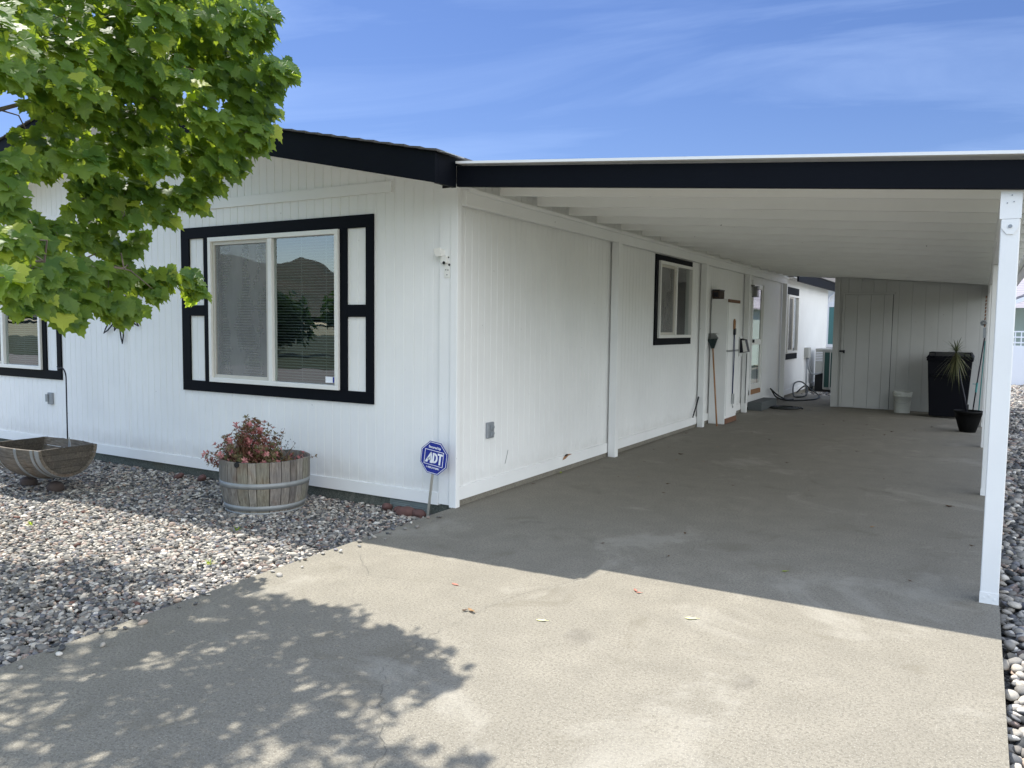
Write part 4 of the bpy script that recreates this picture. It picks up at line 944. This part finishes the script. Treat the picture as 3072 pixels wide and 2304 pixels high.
fl = thing('flower_ornament', (3.72, 9.1, 1.62), 'small grey flower-shaped ornament hanging on the fourth post', 'ornament')
b = MB()
for k in range(6): a = k*math.pi/3; b.tube([(3.70+.028*math.cos(a), 9.02, 1.63+.028*math.sin(a)), (3.70+.028*math.cos(a), 9.035, 1.63+.028*math.sin(a))], .022, 12)
b.build('petals', 'grey_metal', fl); b = MB(); b.tube([(3.70,9.01,1.63),(3.70,9.036,1.63)], .014, 12); b.build('flower_centre', 'galv', fl)
b = MB()
for k in range(9):
    z = 2.05 - k*.055; b.tube([(3.722,9.02+.01*(k%2),z),(3.716,9.03,z-.04)], .011, 6)
tag(b.build('wind_chime', 'brownwood', loc=(3.72,9.02,2.05)), 'string of small brown pieces hanging down the fourth post', 'wind chime')
# ------------------------------------------------------------------ litter on the slab
def dry_leaf(x, y, s, yaw, col, lab, grp=None, curl=.35, z=.003, seed=0):
    rg = random.Random(seed); m, nt = mat('dry_leaf_%s' % ('a' if seed else 'b')) if False else (None, None)
    b = MB(); n = 7; V_ = []; 
    for i in range(n+1):
        t = i/n; w_ = .42*math.sin(math.pi*min(1, t*.96+.02))**.8*s*(1+.25*rg.uniform(-1,1)); zc_ = curl*s*((t-.5)**2)*1.6
        V_ += [(-w_, (t-.5)*s*1.7, zc_+curl*w_*.9), (0, (t-.5)*s*1.7, zc_), (w_, (t-.5)*s*1.7, zc_+curl*w_*.7)]
    F_ = [(3*i+j, 3*i+j+1, 3*i+j+4, 3*i+j+3) for i in range(n) for j in (0, 1)]
    b.add(V_, F_); b.tube([(0, -.85*s, curl*s*.4), (0, -1.25*s, curl*s*.2)], .0012, 4)
    o = b.build('dry_leaf', col); o.location = (x, y, z); o.rotation_euler = (0, 0, yaw); tag(o, lab, 'dry leaf', grp); return o
for nm, c in (('lf_yellow', (.62,.62,.28)), ('lf_green', (.25,.32,.03)), ('lf_red', (.35,.13,.09)), ('lf_brown', (.10,.055,.03)), ('lf_tan', (.30,.17,.07))): M[nm] = plain('dry_'+nm, c, .7, sc=50, var=.25)
dry_leaf(1.82,-1.852,.030,1.9,'lf_yellow','pale yellow leaf on the sunny slab, the smaller of two',curl=.15,seed=1)
dry_leaf(2.461,-1.414,.036,2.0,'lf_yellow','pale yellow leaf with a long stem near the shadow edge',curl=.15,seed=2)
dry_leaf(2.702,-.319,.024,2.3,'lf_green','yellow-green leaf alone in the carport shade',curl=.2,seed=3)
dry_leaf(2.056,-1.162,.024,.6,'lf_red','reddish seed leaf just in front of the shadow step',curl=.5,seed=4)
dry_leaf(2.085,-1.185,.018,2.0,'lf_red','tiny red seed wing touching the reddish leaf',curl=.4,seed=5)
dry_leaf(1.449,-1.94,.030,1.2,'lf_tan','curled tan leaf on the sunlit slab left of the pale leaves',curl=.9,seed=6)
dry_leaf(1.415,-1.95,.022,2.6,'lf_brown','dark curled leaf touching the curled tan leaf',curl=.9,seed=7)
dry_leaf(1.127,-1.623,.030,1.3,'lf_red','thin reddish stem-like leaf nearest the gravel edge',curl=.1,seed=8)
dry_leaf(-.03+.08,1.834,.035,.4,'lf_green','yellowish crumpled leaf against the foot of the side wall',curl=.8,seed=9)
dry_leaf(1.892,.211,.022,.3,'lf_brown','dark crumpled leaf beside the crack in the shaded slab',curl=1.0,seed=10)
dry_leaf(3.512,2.336,.040,1.3,'lf_brown','long dark curled leaf by the second carport post',curl=.7,seed=11)
dry_leaf(.676,3.722,.040,1.4,'lf_brown','larger dark brown leaf on the floor below the narrow window',curl=.8,seed=12)
rg = random.Random(21)
spots = [(1.166,1.926),(.344,4.191),(.796,2.098),(.89,4.575),(2.535,7.107),(1.285,1.499),(1.536,3.1),(2.405,5.226),(2.368,2.372),(3.047,1.192),(1.859,3.842),(3.69,1.003),(.5,3.0),(.28,3.9),(.75,3.3),(1.05,3.4),(1.7,2.2),(2.9,3.4),(2.0,9.0),(1.8,8.6),(2.2,8.3),(2.3,6.9),(2.6,7.6),(2.9,8.0),(3.1,8.6),(.9,6.2),(1.3,5.6),(1.6,7.9),(.09,1.2),(.11,2.6),(.10,4.9),(.12,5.6),(1.5,-.35),(2.0,-.4),(3.4,-.1),(.62,2.0)]
for i, (x, y) in enumerate(spots):
    big = y > 5
    dry_leaf(x + rg.uniform(-.02,.02), y, rg.uniform(.014, .026) * (1.35 if big else 1), rg.uniform(0, 3.1), rg.choice(['lf_brown','lf_brown','lf_tan']) if not big else 'lf_brown', 'small dark dry leaf scattered on the shaded carport floor', 'small dry leaves on the carport floor', curl=rg.uniform(.2, .9), seed=30+i)
# little weeds in the gravel
for i, (x, y, lab) in enumerate(((-1.16,-1.24,'tiny green weed at the shadow edge in front of the barrel tub'), (-2.6,-2.0,'small weed tuft in the sunny gravel, left of the other weeds'), (-.62,-1.93,'pale grass weed in the sunny gravel near the slab'))):
    V, F, C = [], [], []; rg = random.Random(60+i)
    for k in range(16): a = rg.uniform(0, 6.28); el = rg.uniform(.5, 1.4); blade(Vector((x,y,-.10)), Vector((math.cos(a)*math.cos(el), math.sin(a)*math.cos(el), math.sin(el))), rg.uniform(.04,.09), .3, .004, 4, (rg.random(), .4, 0))
    o = build_leaves('weed', V, F, C, 'maple', None); tag(o, lab, 'weed', 'weeds in the gravel')

# ------------------------------------------------------------------ maple
NV=107
CL=[(-0.08,-3.42,3.00,0.14),(-0.55,-2.99,3.24,0.18),(-0.11,-3.01,3.15,0.16),(-0.53,-2.55,3.42,0.17),(0.04,-2.67,3.22,0.18),(-0.33,-2.18,3.49,0.20),(-0.11,-2.03,3.52,0.19),(-0.08,-3.37,2.84,0.13),(-0.21,-3.11,2.92,0.15),(-0.57,-2.70,3.13,0.18),(-0.27,-2.71,3.08,0.16),(0.01,-2.72,3.03,0.17),(-0.26,-2.30,3.20,0.16),(0.03,-2.25,3.18,0.19),(-0.37,-3.27,2.77,0.14),(-0.54,-3.02,2.85,0.14),(-0.23,-2.99,2.84,0.13),(-0.25,-2.80,2.88,0.14),(-0.46,-2.50,3.01,0.14),(-0.50,-2.19,3.08,0.18),(-0.35,-2.13,3.11,0.19),(-0.25,-1.92,3.12,0.18),(-0.20,-3.18,2.65,0.12),(-0.06,-3.09,2.62,0.12),(-0.27,-2.80,2.76,0.15),(-0.24,-2.61,2.81,0.16),(-0.01,-2.57,2.79,0.12),(-0.11,-2.24,2.89,0.13),(-0.06,-2.06,2.89,0.14),(-0.56,-2.89,2.61,0.14),(-0.49,-2.75,2.64,0.11),(-0.48,-2.54,2.66,0.15),(-0.23,-2.49,2.67,0.12),(-0.05,-2.37,2.65,0.12),(-0.13,-1.98,2.76,0.16),(-0.86,-2.86,2.48,0.13),(-0.91,-2.66,2.56,0.11),(-0.66,-2.58,2.51,0.12),(-0.50,-2.47,2.53,0.13),(-0.67,-2.12,2.61,0.12),(-0.58,-1.91,2.68,0.15),(-0.01,-2.15,2.57,0.13),(-0.28,-3.24,2.25,0.08),(-0.85,-2.77,2.39,0.11),(-0.23,-2.98,2.32,0.10),(-0.69,-2.44,2.46,0.12),(-0.29,-2.50,2.39,0.11),(-0.61,-2.04,2.51,0.13),(-0.13,-2.20,2.43,0.09),(-0.07,-3.39,2.60,0.09),(0.45,-3.67,2.60,0.09),(0.11,-2.07,3.24,0.08),(0.00,-2.03,3.15,0.09),(0.25,-2.13,2.92,0.10),(0.36,-2.19,2.87,0.06),(0.12,-2.10,2.82,0.08),(0.02,-2.05,2.72,0.08),(0.05,-2.04,2.61,0.07),(-0.06,-2.00,2.56,0.07),(-0.27,-2.01,2.46,0.10),(-0.41,-2.10,2.35,0.10),(-0.36,-1.93,2.63,0.09),(-0.65,-2.60,2.29,0.09),(-0.63,-2.47,2.26,0.10),(-0.58,-2.33,2.27,0.10),(-0.44,-2.24,2.25,0.08),(-0.55,-2.44,2.15,0.06),(-0.04,-3.42,2.09,0.05),(-0.15,-3.37,2.02,0.06),(-0.15,-3.36,2.21,0.09),(-0.72,-2.64,2.34,0.08),(-0.73,-2.65,2.26,0.09),(-0.65,-2.61,2.19,0.09),(-0.69,-2.52,2.14,0.08),(-0.65,-2.73,2.14,0.07),(-0.76,-2.35,1.96,0.06),(-0.73,-2.32,2.01,0.04),(-0.81,-2.38,1.89,0.06),(-0.64,-2.85,2.02,0.07),(-0.80,-2.59,2.04,0.07),(-0.37,-3.16,1.97,0.07),(-0.53,-2.31,2.14,0.07),(-0.52,-2.54,2.08,0.06),(-0.45,-2.14,2.22,0.07),(0.30,-3.60,1.82,0.08),(-0.35,-3.16,1.89,0.09),(-0.56,-2.92,1.94,0.09),(-0.75,-2.68,1.98,0.09),(-0.84,-2.50,1.97,0.08),(-0.94,-2.34,1.92,0.06),(0.60,-3.78,1.65,0.08),(0.16,-3.45,1.70,0.09),(-0.24,-3.11,1.75,0.10),(-0.52,-2.80,1.78,0.11),(-0.77,-2.48,1.75,0.10),(-0.90,-2.21,1.77,0.10),(-0.86,-2.07,1.78,0.10),(-0.74,-2.00,1.77,0.09),(-0.75,-1.90,1.70,0.06),(-0.04,-3.35,1.60,0.08),(-0.24,-3.12,1.58,0.09),(-0.51,-2.81,1.61,0.09),(-0.66,-2.55,1.59,0.10),(-0.74,-2.37,1.59,0.08),(-0.80,-2.16,1.69,0.08),(-0.45,-2.90,1.53,0.05),(-0.70,-2.46,1.51,0.04),(-1.43,-3.09,3.23,0.13),(-2.77,-2.03,3.69,0.24),(-2.18,-2.13,3.38,0.13),(-2.00,-1.86,4.39,0.16),(-3.62,-2.11,3.60,0.16),(-0.58,-2.42,4.87,0.13),(-2.71,-2.46,4.27,0.16),(-2.00,-2.95,4.64,0.13),(-2.02,-2.09,4.05,0.28),(-2.73,-2.34,4.26,0.20),(-0.89,-1.85,3.04,0.13),(-1.80,-1.96,4.56,0.16),(-3.39,-1.67,4.06,0.20),(-1.00,-2.71,2.98,0.13),(-2.32,-1.74,4.33,0.13),(-1.31,-2.80,4.08,0.28),(-3.02,-2.38,4.01,0.13),(-2.26,-2.53,5.13,0.20),(-3.04,-2.21,3.29,0.20),(-2.93,-2.29,2.62,0.16),(-0.65,-2.65,4.19,0.13),(-2.96,-1.64,4.33,0.24),(-2.71,-2.41,4.92,0.24),(-1.17,-3.24,2.88,0.13),(-1.55,-2.92,5.16,0.13),(-2.35,-2.76,4.65,0.13),(-1.61,-2.06,4.02,0.16),(-2.22,-2.67,2.04,0.13),(-3.29,-2.08,4.34,0.20),(-2.46,-2.51,5.02,0.16),(-1.26,-2.40,4.11,0.28),(-1.72,-1.65,4.37,0.20),(-2.58,-2.32,5.00,0.28),(-2.17,-2.42,3.69,0.24),(-1.11,-2.03,4.07,0.20),(-1.09,-2.65,3.49,0.16),(-0.05,-2.51,3.98,0.13),(-2.97,-2.30,4.26,0.16),(-2.86,-1.70,3.58,0.13),(-1.31,-1.76,4.50,0.28),(-3.09,-2.14,3.15,0.20),(-0.86,-2.52,5.21,0.13),(-1.09,-3.14,3.13,0.13),(-1.85,-2.99,5.03,0.13),(-1.24,-2.00,3.18,0.20),(-3.03,-2.41,4.99,0.16),(-3.01,-1.88,3.80,0.20),(-0.38,-2.43,3.70,0.13),(-1.90,-1.73,4.01,0.16),(-1.18,-2.05,3.74,0.20),(-0.98,-3.26,3.77,0.13),(-1.01,-3.26,3.00,0.13),(-0.97,-1.62,3.68,0.13),(-2.56,-1.87,4.29,0.13),(-1.26,-2.37,3.11,0.13),(-1.28,-2.80,5.13,0.13),(-2.52,-1.75,4.50,0.13),(-0.44,-1.79,3.81,0.16),(-2.71,-2.32,3.70,0.20),(0.31,-2.52,3.70,0.13),(-0.24,-2.36,3.79,0.16),(-2.50,-2.63,4.45,0.20),(-1.73,-1.85,3.18,0.13),(-1.21,-3.10,4.01,0.16),(-1.80,-1.75,4.09,0.20),(-2.86,-2.23,2.34,0.16),(-2.24,-1.63,3.26,0.13),(-3.10,-2.43,4.58,0.13),(-0.24,-2.79,3.19,0.13),(-2.25,-2.67,2.80,0.13),(-2.19,-2.10,3.91,0.20),(-2.89,-2.48,5.01,0.13),(-2.48,-2.47,5.13,0.20),(0.19,-2.59,3.67,0.13),(-2.70,-2.00,4.40,0.28),(-1.21,-3.83,4.14,0.33),(-1.60,-5.30,3.22,0.33),(-0.57,-4.38,4.43,0.33),(-1.35,-5.52,3.74,0.33),(-2.29,-6.20,3.95,0.33),(-3.56,-2.77,4.05,0.33),(-0.67,-4.11,2.57,0.33),(-3.12,-3.47,2.99,0.33),(-3.90,-4.30,2.81,0.33),(-2.99,-5.52,4.31,0.33),(-2.24,-3.35,3.85,0.33),(-3.24,-4.19,3.58,0.33),(-3.94,-3.63,4.43,0.33),(-2.33,-5.49,3.29,0.33),(-1.15,-3.83,4.52,0.33),(-1.51,-3.99,2.15,0.33),(-1.07,-4.61,2.66,0.33),(-2.15,-5.29,4.11,0.33),(-2.55,-6.02,4.10,0.33),(-2.70,-4.67,3.17,0.33),(-0.43,-3.88,3.94,0.33),(-1.01,-5.75,3.39,0.33),(-0.47,-4.05,2.29,0.33),(-1.69,-3.93,4.09,0.33),(-0.69,-4.06,2.90,0.33),(-0.28,-4.96,3.21,0.33),(-4.27,-5.15,3.58,0.33),(-0.01,-3.79,3.97,0.33),(-2.64,-4.45,3.52,0.33),(-0.34,-3.90,2.96,0.33),(-1.94,-5.59,2.43,0.33),(-1.81,-3.25,3.03,0.33),(-3.24,-3.70,4.31,0.33),(-2.01,-5.63,3.47,0.33),(-1.29,-5.67,3.19,0.33),(-3.43,-4.83,2.26,0.33),(-0.81,-4.78,2.84,0.33),(-2.60,-4.94,2.01,0.33),(-1.41,-4.65,2.35,0.33),(-0.59,-5.04,3.25,0.33),(-3.80,-3.82,2.65,0.33),(-0.70,-5.89,2.85,0.33),(-2.25,-3.43,2.24,0.33),(-2.28,-3.09,3.11,0.33),(-3.35,-3.05,3.60,0.33),(-1.58,-3.99,2.48,0.33),(-2.29,-4.14,3.98,0.33),(-3.68,-4.87,3.77,0.33),(-0.51,-5.36,3.54,0.33),(-3.32,-5.47,4.48,0.33),(-3.65,-3.83,3.15,0.33),(-2.41,-6.09,2.82,0.33),(-1.45,-5.46,2.83,0.33),(-3.69,-3.22,4.27,0.33),(-2.97,-2.96,2.95,0.33),(-1.58,-5.63,3.61,0.33),(-3.22,-4.18,3.84,0.33),(-2.99,-5.75,2.86,0.33),(-1.40,-3.90,3.46,0.33),(-0.23,-5.19,4.34,0.33),(-1.77,-3.37,4.71,0.33),(-3.21,-5.36,3.40,0.33),(-3.66,-3.44,3.54,0.33),(-1.44,-3.40,4.44,0.33),(-3.10,-3.46,4.18,0.33),(-3.14,-5.62,3.49,0.33),(-2.05,-4.73,2.93,0.33),(-2.32,-4.66,2.29,0.33),(-0.06,-4.23,3.93,0.33),(-3.96,-4.47,3.18,0.33),(-2.46,-4.65,4.32,0.33),(-3.85,-3.60,4.15,0.33),(-0.57,-5.45,4.24,0.33),(-2.71,-4.16,4.14,0.33),(-2.66,-6.18,3.70,0.33),(-1.86,-4.65,4.70,0.33),(-1.17,-4.26,4.01,0.33),(-2.59,-4.91,4.79,0.33),(-1.30,-4.45,3.42,0.33),(-0.59,-4.43,2.60,0.33),(-2.40,-3.36,2.51,0.33),(-3.01,-3.38,3.90,0.33),(-1.15,-4.02,2.24,0.33),(-0.63,-4.15,4.17,0.33),(-2.84,-5.13,4.00,0.33),(-0.98,-4.19,3.45,0.33),(0.05,-4.00,2.62,0.33),(-0.83,-4.47,3.37,0.33),(-4.28,-4.25,4.20,0.33),(-2.57,-3.21,2.95,0.33),(-3.16,-5.12,2.87,0.33),(-3.30,-4.88,3.11,0.33),(-2.63,-3.47,2.38,0.33),(-2.79,-4.08,2.80,0.33),(-0.90,-6.05,3.74,0.33)]
Tr = thing('maple_tree', (-2.0, -3.95, -.12), 'leafy green maple whose branches hang across the upper left of the view', 'tree')
# palmate leaf outline (x across, y along), unit length about 1
half = [(0,-.02),(.10,-.06),(.27,-.12),(.33,.0),(.50,.06),(.47,.19),(.62,.36),(.45,.41),(.42,.53),(.30,.50),(.22,.62),(.20,.76),(.09,.80),(0,1.0)]
out = half + [(-x, y) for x, y in reversed(half[1:-1])]
LV = np.array([(x, y, 0) for x, y in out] + [(0, .33, 0), (0,.62,0)])
def dome(x, y): return .20*abs(x) - .30*x*x - .16*(y-.2)**2
LV[:, 2] = [dome(x, y) for x, y in LV[:, :2]]
n_ = len(out); ci, ct = n_, n_+1
LF = []
for i in range(n_):
    j = (i+1) % n_
    c_ = ct if (LV[i][1] > .45 and LV[j][1] > .45) else ci
    LF.append((i, j, c_))
LF = LF + [(8, ct, ci), (ct, n_-8, ci)]
LF = np.array(LF)
def leafcloud(name, centres, radii, per_r2, size, trunk, parent, m, flat=.8, seed=1):
    rng = np.random.default_rng(seed); P, DIR, SZ, YG, OUT = [], [], [], [], []
    for c, r, pr_ in zip(centres, radii, np.broadcast_to(per_r2, (len(radii),))):
        n = int(pr_ * r * r * (1.0 if r > .1 else 1.5)) + 4
        u = rng.normal(size=(n, 3)); u /= np.linalg.norm(u, axis=1)[:, None]; rad = rng.uniform(0, 1, n) ** .45
        p = c + u * rad[:, None] * np.array([r, r, r*flat]); P.append(p)
        d = p - np.array(trunk); d[:, 2] = 0; d /= np.linalg.norm(d, axis=1)[:, None] + 1e-6
        DIR.append(d*.75 + u*.45*np.array([1,1,.2]) + np.array([0,0,-1.0])*rng.uniform(.5, 1.6, (n, 1)) + rng.normal(0, .33, (n, 3))); OUT.append(d)
        SZ.append(size * rng.uniform(.62, 1.18, n)); YG.append((rad > .8) * (rng.uniform(0, 1, n) < .12) * rng.uniform(.2, .9, n))
    P, DIR, SZ, YG, OUT = map(np.concatenate, (P, DIR, SZ, YG, OUT)); n = len(P)
    t = DIR / np.linalg.norm(DIR, axis=1)[:, None]
    up = np.array([.42, -.46, .62]) + OUT*.3 + rng.normal(0, .30, (n, 3)); s_ = np.cross(t, up); s_ /= np.linalg.norm(s_, axis=1)[:, None]; nn = np.cross(s_, t)
    X = LV[None, :, 0:1] * s_[:, None, :] * rng.uniform(.85, 1.12, (n, 1, 1)) + LV[None, :, 1:2] * t[:, None, :] + (LV[None, :, 2:3] * rng.uniform(.5, 1.9, (n,1,1))) * nn[:, None, :]
    v = P[:, None, :] + X * SZ[:, None, None]
    f = LF[None] + (np.arange(n) * len(LV))[:, None, None]
    col = np.stack([rng.uniform(0, 1, n), YG, np.zeros(n)], 1)
    o = bulk(name, v.reshape(-1, 3), f.reshape(-1, 3), np.repeat(col, len(LV), 0), m, smooth=False, parent=parent)
    return n
A = np.array(CL); nl = leafcloud('foliage', A[:, :3], A[:, 3], np.where(np.arange(len(A)) < NV, 2350, 1450), .093, (-2.0, -3.95, 3), Tr, 'maple')
print('leaves', nl)
b = MB(); rg = random.Random(2); fork = Vector((-1.95, -3.93, 1.35))
b.tube([(-2.0,-3.95,-.16),(-2.0,-3.95,.1),(-1.98,-3.94,.8),fork,(-1.97,-3.9,2.2),(-1.9,-3.85,3.4),(-1.85,-3.8,4.6)], [.11,.085,.075,.07,.055,.04,.015], 12)
b.build('trunk', 'bark', Tr, smooth=True)
b = MB(); limbs = []
for t_ in ((-.6,-2.5,1.80),(-.3,-3.0,1.78),(.2,-3.4,1.75),(-.2,-2.5,2.8),(.0,-2.9,3.3),(-.9,-2.6,3.0),(-.3,-3.9,3.6),(-3.4,-3.4,3.0),(-2.6,-5.2,3.2),(-1.2,-5.2,3.4),(-2.4,-2.6,3.3),(-.9,-3.0,4.6),(-2.9,-4.2,4.4)):
    t_ = Vector(t_); h0 = 1.2 + (t_.z - 1.2) * (1.0 if t_.z < 2 else .45); s0 = Vector((-1.95, -3.9, h0)); mid = s0.lerp(t_, .5) + Vector((0, 0, (.0 if t_.z < 2 else .18) + rg.uniform(-.03, .05)))
    pts = [s0, s0.lerp(mid, .5) + Vector((0,0,.05)), mid, mid.lerp(t_, .5) + Vector((0, 0, .04)), t_]; limbs.append(pts); b.tube(pts, [.024,.019,.014,.009,.005], 7)
for c in A[:NV]:
    c0 = Vector(c[:3]); bp_ = min(((pp, (pp-c0).length) for l_ in limbs for pp in (l_[2], l_[2].lerp(l_[3], .5), l_[3], l_[3].lerp(l_[4], .5), l_[4])), key=lambda q: q[1])[0]
    e = c0 + (c0-bp_).normalized()*c[3]*.6 if (c0-bp_).length > .01 else c0
    if (bp_-c0).length < .42 and abs(bp_.z-c0.z) < .13: b.tube([bp_, bp_.lerp(c0, .5) + Vector((rg.gauss(0,.03), rg.gauss(0,.03), .05)), c0, e], [.005,.004,.003,.0015], 5, cap=False)
    for k in range(4):
        q = c0 + Vector((rg.gauss(0,1), rg.gauss(0,1), rg.gauss(-.1,.6))).normalized()*c[3]*.8; b.tube([c0, c0.lerp(q, .5) + Vector((0,0,.02)), q], [.0025,.002,.001], 4, cap=False)
b.build('branches', 'bark', Tr, smooth=True)

# ------------------------------------------------------------------ neighbours and the far view
Nb = thing('neighbour_house', (7, 23, 0), 'pale green neighbouring house with grey roof and white skirting beyond the gravel', 'house')
box('skirting_wall', 'signwhite', Nb, 4.2, 22.2, -.1, 13, 22.35, 1.10)
b = MB()
for z in (1.17, 1.33, 1.49): b.box(4.2, 22.2, z, 13, 22.24, z+.04)
for k in range(60): b.box(4.22+k*.15, 22.21, 1.10, 4.25+k*.15, 22.235, 1.53)
b.build('railing', 'signwhite', Nb)
box('wall', 'greenwall', Nb, 4.3, 24.0, 0, 13, 30, 2.25)
b = MB(); b.box(4.9, 23.985, 1.2, 6.1, 23.999, 2.05); b.build('window', 'teal_glass', Nb)
b = MB(); b.prism([(4.1,2.13),(8.6,4.2),(13.1,2.13),(13.1,2.25),(8.6,4.33),(4.1,2.25)], 22.0, 22.1, 'xz'); b.build('rake_board', 'signwhite', Nb)
b = MB(); b.prism([(4.1,2.26),(8.6,4.34),(13.1,2.26),(13.1,2.32),(8.6,4.42),(4.1,2.32)], 22.0, 30.5, 'xz'); b.build('roof', 'grey_shingle', Nb)
Fr = thing('far_house', (7, 34, 0), 'grey-roofed house standing behind the pale green one', 'house')
box('wall', 'greenwall', Fr, 3.2, 33, 0, 14, 40, 2.4)
b = MB(); b.hexa([(2.8,32.6,2.4),(14.4,32.6,2.4),(14.4,40.4,2.4),(2.8,40.4,2.4),(2.8,36.4,4.6),(14.4,36.4,4.6),(14.4,36.6,4.6),(2.8,36.6,4.6)]); b.build('roof', 'grey_shingle', Fr)
Nr = thing('white_annex', (-.3, 21, 0), 'white building with teal window beyond the rear end of the house', 'building')
box('wall', 'siding', Nr, -5, 21.0, -.1, 1.9, 27, 2.9)
b = MB(); b.box(-.43, 20.985, 1.05, .5, 20.999, 2.20); b.build('window', 'teal_glass', Nr)
b = MB(); b.box(-.50, 20.97, .95, -.43, 20.999, 2.35); b.box(-.43, 20.97, .95, .55, 20.999, 1.05); b.box(-.43, 20.97, 2.20, .55, 20.999, 2.35)
b.tube([(-.47,20.97,2.35),(-.43,20.97,2.5),(-.30,20.97,2.62),(-.05,20.97,2.70),(.3,20.97,2.72)], .03, 6); b.build('window_trim', 'signwhite', Nr)
b = MB(); b.hexa([(-5.4,20.6,2.85),(2.3,20.6,2.85),(2.3,27.4,2.85),(-5.4,27.4,2.85),(-5.4,23.9,4.2),(2.3,23.9,4.2),(2.3,24.1,4.2),(-5.4,24.1,4.2)]); b.build('roof', 'shingle', Nr)

# ridge of hills behind the camera, seen reflected in the windows
V_, F_ = [], []; NA, NR_ = 180, 14
for i in range(NA+1):
    az = R(150) + R(210)*i/NA          # from west round by south to east
    for j in range(NR_+1):
        r = 500 + j*70; pk = 36*math.exp(-((az - R(224.3))/.05)**2) + 30*math.exp(-((az - R(219))/.06)**2) + 30*math.exp(-((az-R(258))/.3)**2) + 25*math.exp(-((az-R(190))/.25)**2) + 44
        h = pk * math.exp(-((r-980)/300)**2) * (1 + .10*math.sin(az*23+r*.01) + .05*math.sin(az*61))
        V_.append((math.cos(az)*r, math.sin(az)*r, -1 + h))
for i in range(NA):
    for j in range(NR_): q = i*(NR_+1)+j; F_.append((q, q+1, q+NR_+2, q+NR_+1))
b = MB(); b.add(V_, F_); tag(b.build('hills', 'hill', smooth=True), kind='structure')
def street_tree(x, y, h, r, lab, seed):
    t = thing('street_tree', (x, y, -.15), lab, 'tree', 'trees across the street'); rg_ = np.random.default_rng(seed)
    c = np.stack([rg_.normal(x, r*.45, 26), rg_.normal(y, r*.45, 26), rg_.normal(h*.62, h*.16, 26)], 1); leafcloud('foliage', c, np.full(26, r*.5), 90/(r*r*.25)*2, .34, (x, y, h*.5), t, 'tree_dark', 1.0, seed)
    b = MB(); b.tube([(x,y,-.2),(x,y,h*.5),(x,y,h*.8)], [.16,.1,.03], 8); b.build('trunk', 'bark', t)
street_tree(-27, -23, 3.0, 1.9, 'round dark tree across the street, reflected in the front window', 1)
street_tree(-34, -25, 3.4, 2.3, 'wide dark tree across the street, leftmost in the window reflection', 2)
street_tree(-21, -24, 2.9, 1.8, 'short bushy tree across the street, rightmost in the window reflection', 3)
